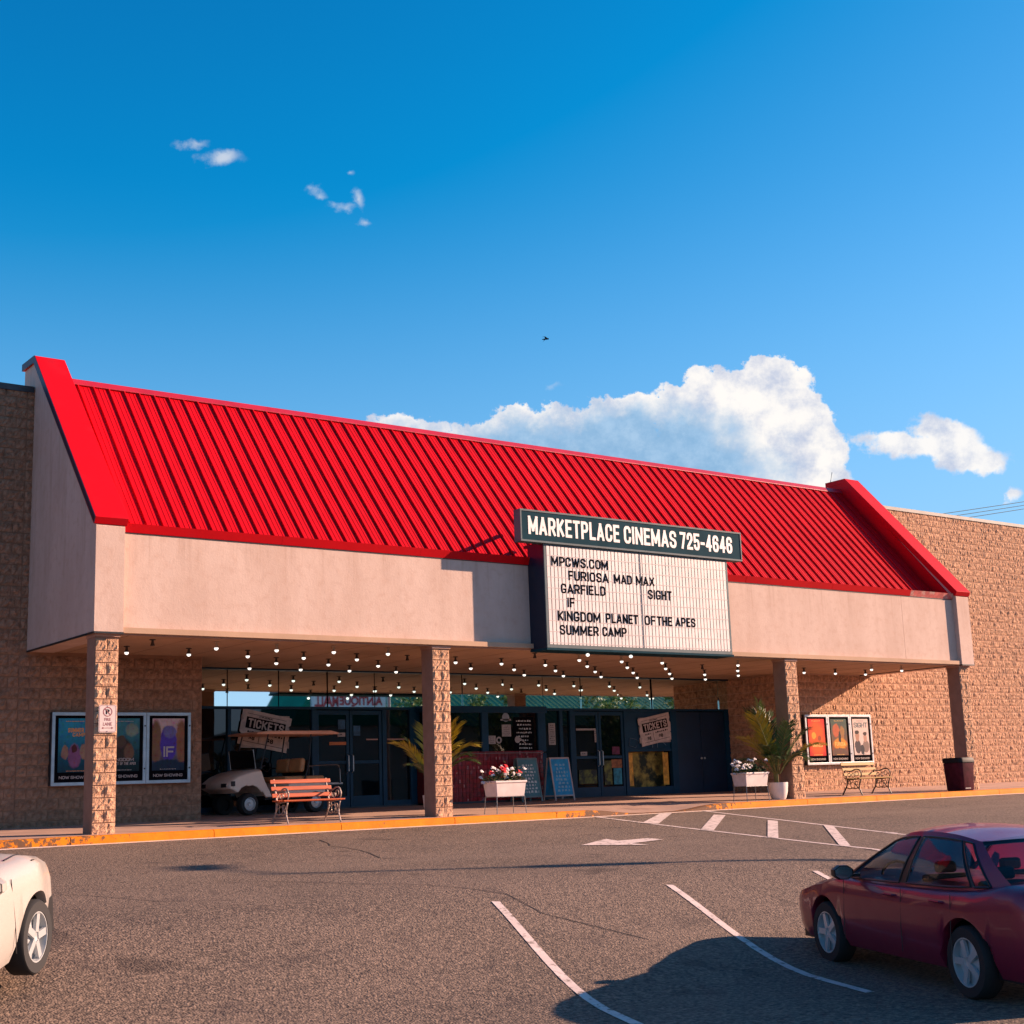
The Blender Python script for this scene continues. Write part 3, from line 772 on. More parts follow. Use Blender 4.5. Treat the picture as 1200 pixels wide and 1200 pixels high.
for a, b in ((25.22, 25.42), (26.50, 26.70)): pane('display_poster', a, b, 0.46, 1.33, y=YG+0.03, m=mat('yellow_lit_poster', (0.75, 0.34, 0.03), 0.5, var=0.4, vs=7), t=0.006)  # posters coloured bright yellow for the light in the display
# mirror transom panes, leaning forward a little
xs_ = [12.37+1.255*i for i in range(14)]; edges = [12.02] + xs_ + [29.03]
TILT = R(-0.3)
for a, b in zip(edges[:-1], edges[1:]):
    if b-a < 0.05: continue
    mb = MB(); mb.box(a+0.0025, b-0.0025, 0, 0.012, 0, ZS-0.035-2.50)
    o = mb.build('transom_pane', m_mirror, bld); o.location = (0, YG-0.02, 2.50); o.rotation_euler = (TILT, 0, random.Random(int(a*7)).uniform(-0.0012, 0.0012))
mb = MB()
for a in xs_: mb.box(a-0.004, a+0.004, YG-0.027, YG+0.004, 2.50, ZS-0.036)
mb.box(12.01, 25.19, YG+0.02, YG+0.05, 0.2, ZS-0.01); mb.box(26.79, 29.04, YG+0.02, YG+0.05, 0.2, ZS-0.01); mb.box(25.19, 26.79, YG+0.02, YG+0.34, 1.37, ZS-0.01); mb.box(25.15, 25.19, YG+0.051, YG+0.30, 0.3, 1.37); mb.box(26.79, 26.83, YG+0.051, YG+0.30, 0.3, 1.37); mb.box(25.19, 26.79, YG+0.051, YG+0.30, 0.3, 0.42); mb.build('transom_joint', m_black, bld)
# doors
def door(x0, x1, label, solid=False, handle_right=True):
    d = MB(); y0, y1 = YG-0.035, YG+0.02
    if solid:
        d.box(x0, x1, y0, y1, FL+0.02, 2.42); o = d.build('door', m_navyd, bld, bevel=0.006)
    else:
        s = 0.075
        d.box(x0, x0+s, y0, y1, FL+0.02, 2.42); d.box(x1-s, x1, y0, y1, FL+0.02, 2.42)
        d.box(x0+s, x1-s, y0, y1, 2.32, 2.42); d.box(x0+s, x1-s, y0, y1, FL+0.02, FL+0.27)
        d.box(x0+s, x1-s, y0+0.01, y1, 1.20, 1.27)
        o = d.build('door', m_navy, bld, bevel=0.004)
        pane('glass', x0+s, x1-s, FL+0.27, 1.20, y=YG-0.01, parent=o); pane('glass', x0+s, x1-s, 1.27, 2.32, y=YG-0.01, parent=o)
    tagp(o, label)
    hx = x1-0.05 if handle_right else x0+0.05
    h = MB(); 
    if solid: h.lathe([(0.0, -0.055), (0.03, -0.05), (0.03, -0.03), (0.012, -0.02), (0.012, 0.0)], 10, (hx, YG-0.03, 1.15), 'y')
    else: h.tube([(hx, YG-0.04, 1.0), (hx, YG-0.10, 1.03), (hx, YG-0.10, 1.38), (hx, YG-0.04, 1.41)], 0.013, 6)
    h.build('handle', m_silver, o); return o
door(15.81, 16.68, 'glass entrance door behind the orange bench, left leaf'); door(16.70, 17.56, 'glass entrance door left of the second column', handle_right=False)
dC = door(23.36, 24.21, 'glass exit door with a white bar across it'); dD = door(24.23, 25.08, 'glass exit door right leaf', handle_right=False)
door(27.01, 27.92, 'solid navy service door, left leaf', True); door(27.94, 28.85, 'solid navy service door, right leaf', True, False)
mb = MB(); mb.box(12.01, 29.04, YG-0.10, YG-0.066, wz(20, YG)-0.05, FL+0.03); mb.build('threshold', m_capm, bld)

# ticket booth with the red tiled counter
YB = 5.24
mb = MB(); mb.box(18.50, 22.02, YB, YG-0.07, 0.15, 1.36)
booth = mb.build('booth_counter', mat('red_grout', (0.12, 0.004, 0.008), 0.8), bld)
mb = MB(); mb.box(18.46, 22.06, YB-0.06, YG-0.066, 1.36, 1.385); mb.build('counter_top', mat('counter_edge', (0.22, 0.08, 0.08), 0.4), booth)
tl = MB(); rt_ = random.Random(21); x = 18.51
while x < 22.0:
    z = 0.24
    while z < 1.34:
        w, h = 0.098, 0.098; d1_, d2_ = rt_.uniform(-0.006, 0.004), rt_.uniform(-0.006, 0.004); d3_ = rt_.uniform(-0.006, 0.004)
        y = YB-0.012
        tl.add([(x, y+d1_, z), (x+w, y+d2_, z), (x+w, y+d3_, z+h), (x, y+d1_, z+h), (x, YB+0.002, z), (x+w, YB+0.002, z), (x+w, YB+0.002, z+h), (x, YB+0.002, z+h)],
               [(0, 1, 2, 3), (0, 4, 5, 1), (1, 5, 6, 2), (2, 6, 7, 3), (3, 7, 4, 0)], 0)
        if rt_.random() < 0.16: q0 = x+rt_.uniform(0.01, 0.05); tl.box(q0, q0+0.026, y-0.004, y-0.0005-0.0, z+0.008, z+h*rt_.uniform(0.6, 0.95), 1)
        z += 0.108
    x += 0.108
m_tile = mat('red_glazed_tile', (0.27, 0.002, 0.008), 0.35, var=0.5, vs=9, spec=0.4, coat=0.2)
m_tile2 = mat('pale_pink_tile', (0.50, 0.22, 0.20), 0.4, var=0.3, vs=20)  # narrow pale pink bars set on some of the tiles
t = tl.build('red_tiles', [m_tile, m_tile2], booth); t['kind'] = 'stuff'
mb = MB(); mb.box(18.5, 22.02, YB-0.02, YG-0.07, 0.10, 0.24); mb.build('plinth', m_capm, booth)
bf = MB()
for a, b in ((18.55, 18.66), (20.22, 20.42), (21.96, 22.20)): bf.box(a, b, YB, YB+0.10, 1.386, 2.40)
bf.box(18.5, 22.24, YB-0.02, YG-0.068, 2.36, 2.52); bf.box(22.02, 22.20, YB, YG-0.067, 0.2, 1.36)
bf.build('booth_frame', m_navy, bld, bevel=0.004)
pane('booth_window', 18.66, 20.22, 1.386, 2.36, y=YB+0.05); pane('booth_window', 20.42, 21.96, 1.386, 2.36, y=YB+0.05)
pane('booth_side_window', 22.19, 22.195, 1.386, 2.36, y=YB+0.1, t=0.2)
mb = MB(); mb.box(18.56, 18.60, YB-0.03, YB-0.002, 1.39, 2.36); mb.build('tan_post', mat('tan_trim', (0.33, 0.17, 0.11), 0.7), bld)
# paper notices, stickers and boards stuck to the glass
def scribble(mb, x0, x1, z0, z1, y, rows, seed, mi, h=0.45):
    rr = random.Random(seed); dz = (z1-z0)/rows
    for r_i in range(rows):
        zc = z1 - dz*(r_i+0.5); a = x0 + rr.uniform(0, 0.25)*(x1-x0); e = x1 - rr.uniform(0, 0.25)*(x1-x0); x = a
        while x < e:
            w = rr.uniform(0.35, 1.1)*dz*h*1.6; hh = dz*h*rr.uniform(0.6, 1.0); s = rr.uniform(-0.2, 0.2)*hh
            mb.add([(x, y, zc-hh/2), (min(e, x+w*0.9), y, zc-hh/2+s), (min(e, x+w*0.75), y, zc+hh/2+s), (x+w*0.12, y, zc+hh/2)], [(0, 1, 2, 3)], mi)
            x += w + dz*h*rr.uniform(0.15, 0.6)
m_paper = mat('paper', (0.42, 0.36, 0.33), 0.8, var=0.1, vs=20)
m_ink = mat('ink', (0.03, 0.03, 0.04), 0.8)
m_chalk = mat('chalk', (0.62, 0.60, 0.56), 0.9)
m_chalkdim = mat('chalk_dim', (0.25, 0.42, 0.52), 0.9)
def notice(x0, x1, z0, z1, y, label, base=None, rows=0, seed=1, ink=None, t=0.004):
    mb = MB(); mb.box(x0, x1, y-t, y, z0, z1)
    if rows: scribble(mb, x0+(x1-x0)*0.08, x1-(x1-x0)*0.08, z0+(z1-z0)*0.05, z1-(z1-z0)*0.05, y-t-0.0015, rows, seed, 1)
    o = mb.build('notice', [base or m_paper, ink or m_ink], bld); tagp(o, label); return o
yb = YB+0.048; yg = YG-0.012
notice(20.86, 21.14, 1.78, 2.07, yb, 'white paper notice in the booth window', rows=6, seed=2)
notice(20.17+0.26, 20.66, 1.60, 1.80, yb, 'small white notice low in the booth window', rows=4, seed=3)
notice(21.22, 21.84, 1.40, 2.25, yb, 'black menu board with chalk writing in the booth', base=m_black, rows=8, seed=4, ink=m_chalk)
notice(20.83, 21.15, 2.17, 2.21, yb, 'white lettering strip at the booth window top', rows=0)
mb = MB(); mb.lathe([(0.0, -0.004), (0.11, -0.004), (0.11, 0), (0, 0)], 14, (20.99, yb, 2.25), 'y'); mb.build('cloud_sticker', mat('pale_sticker', (0.3, 0.33, 0.36), 0.7), bld)
mb = MB(); mb.lathe([(0.045, -0.006), (0.085, -0.006), (0.085, 0), (0.045, 0), (0.045, -0.006)], 16, (20.76, yb, 1.69), 'y', cap=False); mb.build('speak_hole_ring', m_paper, bld)
mb = MB(); mb.lathe([(0.0, -0.006), (0.085, -0.006), (0.085, 0), (0.0, 0)], 16, (21.33, yb-0.006, 1.70), 'y'); mb.tube([(21.40, yb-0.01, 1.74), (21.58, yb-0.01, 1.60)], 0.012, 5); mb.build('round_sticker', m_paper, bld)
notice(22.56, 22.78, 1.57, 2.12, yg, 'tall white notice on the sidelight', rows=9, seed=5)
notice(23.44, 24.10, 1.93, 1.98, YG-0.05, 'white bar across the exit door'); notice(23.58, 23.80, 1.28, 1.38, yg-0.012, 'small white sticker on the exit door', rows=1, seed=6)
notice(24.06, 24.12, 1.62, 1.94, YG-0.04, 'vertical white lettering on the door stile', rows=6, seed=7)
notice(16.38, 16.58, 1.82, 1.91, yg-0.012, 'white notice on the left entrance door', rows=1, seed=8)
notice(16.16, 16.60, 1.63, 1.70, yg-0.012, 'orange sticker on the left entrance door', base=mat('orange_sticker', (0.6, 0.16, 0.04), 0.6))
notice(16.39, 16.58, 1.99, 2.21, yg-0.012, 'dim blue poster inside the left entrance door', base=mat('blue_notice', (0.02, 0.09, 0.17), 0.6, var=0.4, vs=8))
notice(16.80, 16.98, 1.84, 2.07, yg-0.012, 'dim blue poster inside the second entrance door', base=MATS['blue_notice'])
notice(17.14, 17.46, 1.735, 1.765, yg-0.012, 'pale lettering on the second entrance door', rows=0, base=mat('pink_letter', (0.45, 0.25, 0.2), 0.7))
notice(17.72, 18.25, 1.735, 1.765, yg-0.002, 'pale red lettering on the sidelight', rows=0, base=MATS['pink_letter'])

m_turq = mat('turquoise_print', (0.02, 0.22, 0.30), 0.6, var=0.4, vs=9); m_olive_refl = mat('olive_reflection', (0.13, 0.13, 0.02), 0.6, var=0.7, vs=7, stain=((0.01, 0.014, 0.01), 4.0, 0.45, 0.6))  # the olive patches paint the yellow-green reflections onto the door glass
notice(24.68, 24.96, 0.52, 0.94, yg-0.012, 'turquoise poster low behind the right exit door', base=m_turq)
notice(24.62, 24.98, 0.95, 1.17, yg-0.012, 'orange brown strip above the turquoise poster in the exit door', base=mat('orange_strip', (0.30, 0.10, 0.03), 0.6, var=0.5, vs=9))
notice(24.36, 24.62, 0.52, 1.14, yg-0.012, 'olive green patch painted as a reflection in the right exit door', base=m_olive_refl)
notice(24.66, 24.92, 1.30, 1.50, yg-0.012, 'plum coloured print in the right exit door', base=mat('plum_print', (0.12, 0.01, 0.05), 0.6, var=0.4, vs=9))
notice(23.50, 24.10, 0.56, 0.92, yg-0.012, 'olive green patch painted as a low reflection in the left exit door', base=m_olive_refl)

# ticket emblems painted on cut boards
m_tk = mat('ticket_board', (0.60, 0.48, 0.42), 0.7, var=0.15, vs=8); m_tk2 = mat('ticket_board_back', (0.45, 0.36, 0.32), 0.7, var=0.15, vs=8)
def ticket(cx, cz, w, h, ang, label, dim=False):
    t = thing('ticket_emblem', label, 'sign', (cx, YG-0.02, cz))
    def shape(w, h, dy, m, a, dx=0, dz=0, name='ticket'):
        P = []; ca, sa = math.cos(a), math.sin(a); n = 5; x0, x1, z0, z1 = -w/2, w/2, -h/2, h/2; r = h*0.09
        raw = [(x0, z0)]
        for i in range(n): raw += [(x0+w*(i+0.35)/n, z0), (x0+w*(i+0.65)/n, z0)]
        raw += [(x1, z0), (x1, z0+h*0.2), (x1-r, z0+h*0.28), (x1, z0+h*0.36), (x1, z0+h*0.64), (x1-r, z0+h*0.72), (x1, z0+h*0.8), (x1, z1), (x0, z1), (x0, z0+h*0.8), (x0+r, z0+h*0.72), (x0, z0+h*0.64), (x0, z0+h*0.36), (x0+r, z0+h*0.28), (x0, z0+h*0.2)]
        P = [(dx + x*ca - z*sa, dz + x*sa + z*ca) for x, z in raw]
        mb = MB(); mb.prism(P, 'y', dy-0.01, dy); return mb.build(name, m, t)
    sgn = 1 if ang > 0 else -1
    shape(w*0.97, h*0.92, -0.005, m_tk2, ang*0.15, -0.02*sgn, -0.02, 'rear_ticket')
    shape(w, h, -0.022, m_tk, ang)
    def rot(mb):
        ca, sa = math.cos(ang), math.sin(ang)
        mb.v = [(x*ca - z*sa, y, x*sa + z*ca) for x, y, z in mb.v]; return mb
    pr = MB(); y = -0.034
    pr.box(-w*0.40, w*0.40, y, y+0.001, -h*0.02, h*0.30)
    pr.box(-w*0.40, w*0.40, y, y+0.001, -h*0.40, -h*0.388); pr.box(-w*0.10, -w*0.09, y, y+0.001, -h*0.38, -h*0.04); pr.box(-w*0.40, w*0.40, y, y+0.001, h*0.39, h*0.40)
    scribble(pr, -w*0.36, -w*0.14, -h*0.16, -h*0.06, y-0.001, 1, 3, 0, 0.6); scribble(pr, -w*0.05, w*0.38, -h*0.16, -h*0.06, y-0.001, 1, 4, 0, 0.6)
    put_text(pr, '$8', -w*0.30, -w*0.18, -h*0.35, -h*0.20, y-0.001, 0.03); put_text(pr, '$8', w*0.06, w*0.20, -h*0.35, -h*0.20, y-0.001, 0.03)
    put_text(pr, 'CINEMA', -w*0.16, w*0.12, h*0.33, h*0.38, y-0.001, 0.02)
    rot(pr).build('print', m_black, t)
    tx = MB(); sign_text(tx, 'TICKETS', -w*0.36, w*0.37, h*0.015, h*0.265, y-0.003, 0.19, depth=0.001, gap=0.5); rot(tx).build('lettering', m_tk if True else m_tk2, t)
    return t
ticket(14.52, 1.96, 1.22, 0.78, R(-11), 'ticket emblem reading TICKETS on the glass behind the golf cart')
ticket(26.22, 1.95, 1.16, 0.74, R(10), 'ticket emblem reading TICKETS on the blue panel left of the service doors')
mb = MB()
mb.tube([(25.32, YG-0.02, 1.72), (25.28, YG-0.02, 1.52), (25.50, YG-0.02, 1.46), (25.62, YG-0.02, 1.66)], 0.012, 4, closed=True)
mb.tube([(26.12, YG-0.02, 1.62), (26.10, YG-0.02, 1.46)], 0.012, 4); mb.tube([(26.30, YG-0.02, 1.62), (26.28, YG-0.02, 1.46)], 0.012, 4); mb.tube([(26.30, YG-0.02, 1.62), (26.5, YG-0.02, 1.60), (26.6, YG-0.02, 1.52)], 0.012, 4)
mb.build('painted_outline', mat('pale_blue_line', (0.10, 0.17, 0.24), 0.7), bld)
# ------------------------------------------------------------------ marquee sign
YF = -0.56
mq = thing('marquee_sign', 'white letter board marquee listing films, in a dark box on the fascia', 'sign', (20.45, 0, 3.32))
D = (20.45, 0, 3.32)
X0, X1, ZB, ZT = 17.80, 23.12, 3.315, 5.49
mb = MB(); mb.box(X0, X1, YF+0.03, -0.006, ZB, ZT); shift(mb, D).build('box', m_signside, mq)
mb = MB()
mb.box(X0, X1, YF, YF+0.028, ZB, ZB+0.07); mb.box(X0, X1, YF, YF+0.028, ZT-0.06, ZT-0.002)
mb.box(X0, X0+0.06, YF, YF+0.028, ZB+0.071, ZT-0.061); mb.box(X1-0.06, X1, YF, YF+0.028, ZB+0.071, ZT-0.061)
shift(mb, D).build('frame', m_signframe, mq, bevel=0.004)
m_panel = mat('letter_board_white', (0.66, 0.60, 0.57), 0.45, var=0.10, vs=1.5, stain=((0.52, 0.45, 0.42), 3.0, 0.5, 0.8))
m_groove = mat('letter_board_groove', (0.04, 0.045, 0.055), 0.6)
a, b = X0+0.06, X1-0.06; n = 53; w = (b-a)/n
mb = MB(); mb.box(a, b, YF+0.018, YF+0.026, ZB+0.071, ZT-0.061); shift(mb, D).build('board_back', m_groove, mq)
mb = MB(); rg = random.Random(4)
for i in range(n):
    x = a + i*w; gap = 0.022 if i != 26 else 0.022; t = rg.uniform(-0.0015, 0.0015)
    mb.box(x+gap/2, x+w-gap/2, YF-0.002+t, YF+0.017, ZB+0.072, ZT-0.062)
o = shift(mb, D).build('board_ribs', m_panel, mq); o['kind'] = 'stuff'
m_rail = mat('letter_rail', (0.48, 0.40, 0.38), 0.4, var=0.1)
for i in range(9):
    z = 5.235 - i*0.2265
    mb = MB(); mb.box(a, b, YF-0.0048, YF+0.0035, z-0.008, z+0.008); shift(mb, D).build('letter_rail', m_rail, mq)
mb = MB(); mb.box(20.440, 20.458, YF-0.008, YF+0.003, ZB+0.072, ZT-0.062); shift(mb, D).build('board_joint', m_signframe, mq)
mb = MB(); mb.box(X0-0.02, X1+0.03, YF-0.015, -0.01, ZB-0.045, ZB-0.002); shift(mb, D).build('base_tray', m_teal, mq)
WORDS = [('MPCWS.COM',17.985,19.528,5.020,5.222),('FURIOSA',18.430,19.525,4.742,4.945),('MAD',19.677,20.190,4.745,4.945),('MAX',20.309,20.840,4.742,4.945),
('GARFIELD',18.215,19.422,4.458,4.662),('SIGHT',20.638,21.335,4.458,4.665),('IF',18.377,18.571,4.172,4.375),('KINGDOM',18.100,19.250,3.880,4.088),
('PLANET',19.403,20.310,3.888,4.090),('OF',20.500,20.820,3.888,4.090),('THE',20.862,21.309,3.888,4.090),('APES',21.415,22.009,3.892,4.090),
('SUMMER',18.143,19.185,3.594,3.797),('CAMP',19.288,19.965,3.600,3.800)]
for wd, x0, x1, z0, z1 in WORDS:
    mb = MB(); nl = len(wd); adv = []
    sign_text(mb, wd, x0, x1, z0, z1, YF-0.0075, 0.170, depth=0.0015, gap=0.85); shift(mb, D).build('word', m_black, mq)
# top name board
nb = thing('name_sign', 'long dark teal sign board reading MARKETPLACE CINEMAS 725-4646', 'sign', (20.4, 0, 5.5)); D = (20.4, 0, 5.5)
mb = MB(); mb.box(17.20, 23.56, -0.60, -0.40, 5.50, 6.13); shift(mb, D).build('board', m_teal, nb)
mb = MB(); f = -0.612
mb.box(17.18, 23.58, f, -0.39, 6.11, 6.15); mb.box(17.18, 23.58, f, -0.39, 5.475, 5.515); mb.box(17.18, 17.215, f, -0.39, 5.516, 6.109); mb.box(23.545, 23.58, f, -0.39, 5.516, 6.109)
shift(mb, D).build('frame', m_signframe, nb, bevel=0.003)
mb = MB()
for xx in (18.2, 20.4, 22.6): mb.box(xx-0.04, xx+0.04, -0.39, 0.6, 5.56, 5.62); mb.box(xx-0.04, xx+0.04, -0.39, 0.9, 6.0, 6.06)
shift(mb, D).build('bracket', m_dark, nb)
m_letter = mat('sign_letter_white', (0.74, 0.70, 0.66), 0.5, var=0.05)
for wd, x0, x1 in (('MARKETPLACE', 17.385, 19.86), ('CINEMAS', 19.985, 21.53), ('725-4646', 21.64, 23.28)):
    mb = MB(); sign_text(mb, wd, x0, x1, 5.635, 6.018, -0.606, 0.165, depth=0.005, gap=0.50); shift(mb, D).build('lettering', m_letter, nb)
# two small lamps under the marquee box
for xx in (18.95, 20.15):
    t = thing('sign_lamp', 'small lamp under the marquee box, %s' % ('left one' if xx < 19.5 else 'right one'), 'lamp', (xx, -0.45, 3.27), group='lamps under the marquee')
    mb = MB(); mb.lathe([(0.02, 0.0), (0.02, -0.03)], 8); mb.build('socket', m_socket, t)
    mb = MB(); mb.lathe([(0.01, -0.03), (0.035, -0.045), (0.042, -0.065), (0.030, -0.09), (0.0, -0.10)], 10); mb.build('bulb', m_bulb, t, smooth=True)

# ------------------------------------------------------------------ bare bulbs under the soffit
mbk = MB(); mbk.lathe([(0.055, 0.0), (0.055, -0.012), (0.022, -0.016), (0.024, -0.062), (0.036, -0.088), (0.040, -0.112)], 12)
SOC = mbk.mesh('socket', m_socket, smooth=True); SOCW = mbk.mesh('socket', m_socketw, smooth=True)
mbk = MB(); mbk.lathe([(0.030, -0.095), (0.039, -0.114), (0.040, -0.122), (0.036, -0.138), (0.024, -0.152), (0.010, -0.158), (0.0, -0.159)], 12)

BUL = mbk.mesh('bulb', m_bulb, smooth=True)
PX = 1.2225
lit = {0: [1,2,3,4,8,9,10,12,16,17], 1: [0,1,2,3,4,6,7,8,9,10,11,13,15,16,17], 2: [3,4,5,7,8,9,10,11,12,13,14], 3: [3,4,5,6,9,10,11,12,13,14]}
dead = {(0, 0), (5, 1), (7, 0), (12, 1), (6, 2), (7, 3), (5, 0)}
rows = [0.66, 1.87, 3.05, 4.28, 5.20]
side = ['front', 'second', 'third', 'fourth', 'innermost']
ORD = 'first second third fourth fifth sixth seventh eighth ninth tenth eleventh twelfth thirteenth fourteenth fifteenth sixteenth seventeenth eighteenth'.split()
allb = sorted(set([(n, r) for r in lit for n in lit[r]]) | dead)
for n, r in allb:
    x = 9.85 + n*PX; y = rows[r]
    isdead = (n, r) in dead
    same_row = [q for q in allb if q[1] == r and (q in dead) == isdead]; w_ = ORD[same_row.index((n, r))]
    t = thing('ceiling_bulb', '%s %s from the left in the %s row under the canopy soffit' % (w_, 'empty lamp socket' if isdead else 'lit round bulb', side[r]), 'lamp', (x, y, ZS-0.002), group='bare bulbs under the canopy')
    inst('socket', SOCW if (r == 0 and not isdead) else SOC, t, (0, 0, 0))
    if not isdead: inst('bulb', BUL, t, (0, 0, 0))

# ------------------------------------------------------------------ no parking sign on the first column
ns = thing('no_parking_sign', 'small white no parking fire lane sign on the leftmost column', 'sign', (8.785, -0.05, 1.90))
def rrect(w, h, r, n=5):
    P = []
    for cx, cz, a0 in ((w/2-r, h/2-r, 0), (-w/2+r, h/2-r, 90), (-w/2+r, -h/2+r, 180), (w/2-r, -h/2+r, 270)):
        for i in range(n+1):
            a = R(a0 + 90*i/n); P.append((cx + r*math.cos(a), cz + r*math.sin(a)))
    return P
mb = MB(); mb.prism(rrect(0.305, 0.457, 0.03), 'y', -0.004, 0); mb.build('plate', mat('sign_plate_white', (0.62, 0.52, 0.49), 0.5, var=0.06, vs=9), ns)
def ring(mb, c, r0, r1, y, n=28, mi=0):
    vs = []
    for i in range(n):
        a = 2*math.pi*i/n; vs += [(c[0]+r0*math.cos(a), y, c[1]+r0*math.sin(a)), (c[0]+r1*math.cos(a), y, c[1]+r1*math.sin(a))]
    mb.add(vs, [(2*i, 2*i+1, (2*i+3) % (2*n), (2*i+2) % (2*n)) for i in range(n)], mi)
mb = MB(); B1 = rrect(0.285, 0.437, 0.025); B2 = rrect(0.275, 0.427, 0.022)
vs = [(p[0], -0.0055, p[1]) for p in B1] + [(p[0], -0.0055, p[1]) for p in B2]; n = len(B1)
mb.add(vs, [(i, (i+1) % n, n+(i+1) % n, n+i) for i in range(n)])
ring(mb, (0, 0.115), 0.066, 0.080, -0.006)
mb.add([(-0.052, -0.0075, 0.160), (-0.044, -0.0075, 0.168), (0.052, -0.0075, 0.070), (0.044, -0.0075, 0.062)], [(0, 1, 2, 3)])
put_text(mb, 'FIRE', -0.055, 0.055, -0.035, 0.012, -0.006, 0.01); put_text(mb, 'LANE', -0.075, 0.075, -0.115, -0.060, -0.006, 0.01)
m_frd = mat('faded_red_print', (0.28, 0.06, 0.06), 0.6)
mb.add([(-0.08, -0.006, -0.158), (0.08, -0.006, -0.158), (0.08, -0.006, -0.150), (-0.08, -0.006, -0.150)], [(0, 1, 2, 3)])
mb.add([(-0.100, -0.006, -0.154), (-0.070, -0.006, -0.174), (-0.070, -0.006, -0.134)], [(0, 1, 2)]); mb.add([(0.100, -0.006, -0.154), (0.070, -0.006, -0.174), (0.070, -0.006, -0.134)], [(0, 1, 2)])
mb.build('red_print', m_frd, ns)
mb = MB(); put_text(mb, 'P', -0.030, 0.032, 0.075, 0.155, -0.0068, 0.03); mb.build('letter_p', m_black, ns)
for z in (0.205, -0.205):
    mb = MB(); mb.lathe([(0, -0.012), (0.007, -0.010), (0.007, -0.004)], 8, (0, 0, z), 'y'); mb.build('bolt', m_steel, ns)
mb = MB(); mb.box(-0.02, 0.02, 0.0, 0.03, -0.19, 0.19); mb.build('backing', m_steel, ns)

# ------------------------------------------------------------------ poster cases
def poster_mat(name, base_lo, base_hi, blobs, nz=0.25):
    """flat print: vertical two-colour ground plus soft round patches; object x,z in metres"""
    m = bpy.data.materials.new(name); m.use_nodes = True; n = NT(m.node_tree); b = n.n['Principled BSDF']
    tc = n.new('ShaderNodeTexCoord').outputs['Object']
    f, cc = n.noise(tc, 7.0, 5, 0.65)
    wv = n.vec('SCALE', n.vec('SUBTRACT', cc, (0.5, 0.5, 0.5))); wv.node.inputs['Scale'].default_value = 0.10
    tw = n.vec('MULTIPLY', n.vec('ADD', tc, wv), (1, 0, 1))
    z = n.sep(tw)[2]
    c = n.mix(n.ramp(z, -0.5, 0.5), base_lo, base_hi)
    for (cx, cz, rx, rz, colr, soft) in blobs:
        d = n.vec('LENGTH', n.vec('MULTIPLY', n.vec('SUBTRACT', tw, (cx, 0, cz)), (1/rx, 0, 1/rz)))
        c = n.mix(n.ramp(d, 1.0+soft*0.5, 1.0-soft*0.5), c, colr)
    c = n.mix(n.math('MULTIPLY', n.ramp(f, 0.35, 0.7), nz), c, (0.02, 0.02, 0.025))
    f5, c5 = n.noise(tc, 13.0, 6, 0.75); hs5 = n.new('ShaderNodeHueSaturation'); hs5.inputs['Saturation'].default_value = 2.2; hs5.inputs['Value'].default_value = 1.0; n.l.new(c5, hs5.inputs['Color'])
    c = n.mix(n.math('MULTIPLY', n.ramp(f5, 0.42, 0.62), min(0.75, nz*2.6)), c, n.mix(1.0, c, hs5.outputs[0], 'OVERLAY'))
    n.l.new(c, b.inputs['Base Color']); b.inputs['Roughness'].default_value = 0.6; b.inputs['Specular IOR Level'].default_value = 0.12
    return m
P1 = poster_mat('print_blue_camp', (0.010, 0.055, 0.085), (0.03, 0.28, 0.42), [(-0.20,-0.12,0.07,0.13,(0.30,0.18,0.12),0.25),(-0.02,-0.20,0.12,0.22,(0.25,0.10,0.20),0.3),(0.16,-0.12,0.08,0.14,(0.35,0.22,0.14),0.25),(-0.02,-0.06,0.05,0.07,(0.10,0.03,0.03),0.2)])
P2 = poster_mat('print_teal_forest', (0.008, 0.028, 0.032), (0.05, 0.22, 0.26), [(0.18,0.28,0.13,0.12,(0.20,0.27,0.22),0.4),(-0.02,-0.12,0.20,0.26,(0.05,0.04,0.03),0.3),(-0.04,0.06,0.10,0.12,(0.10,0.07,0.05),0.25),(0.12,-0.14,0.10,0.16,(0.18,0.10,0.06),0.4)])
P3 = poster_mat('print_violet_figure', (0.02, 0.04, 0.09), (0.60, 0.45, 0.44), [(-0.26,0.05,0.12,0.42,(0.22,0.12,0.07),0.3),(0.27,0.05,0.12,0.42,(0.28,0.13,0.07),0.3),(0.0,0.02,0.17,0.34,(0.09,0.055,0.36),0.2),(0.03,0.24,0.13,0.12,(0.16,0.15,0.36),0.3),(0,-0.45,0.40,0.16,(0.02,0.04,0.07),0.3)])
P4 = poster_mat('print_red_orange', (0.50, 0.008, 0.010), (0.55, 0.012, 0.012), [(0.0,-0.02,0.30,0.50,(0.66,0.09,0.006),0.7),(-0.12,0.05,0.09,0.09,(0.72,0.30,0.03),0.25),(0.10,-0.02,0.07,0.07,(0.30,0.05,0.01),0.3)], 0.12)
P5 = poster_mat('print_desert_gold', (0.20, 0.05, 0.015), (0.05, 0.09, 0.075), [(-0.12,0.18,0.14,0.18,(0.45,0.10,0.04),0.3),(0.12,0.10,0.10,0.2,(0.30,0.15,0.05),0.3),(0.02,-0.18,0.28,0.16,(0.60,0.24,0.02),0.3),(0.02,0.0,0.05,0.16,(0.02,0.02,0.02),0.2),(0,-0.42,0.35,0.12,(0.12,0.06,0.04),0.3)])
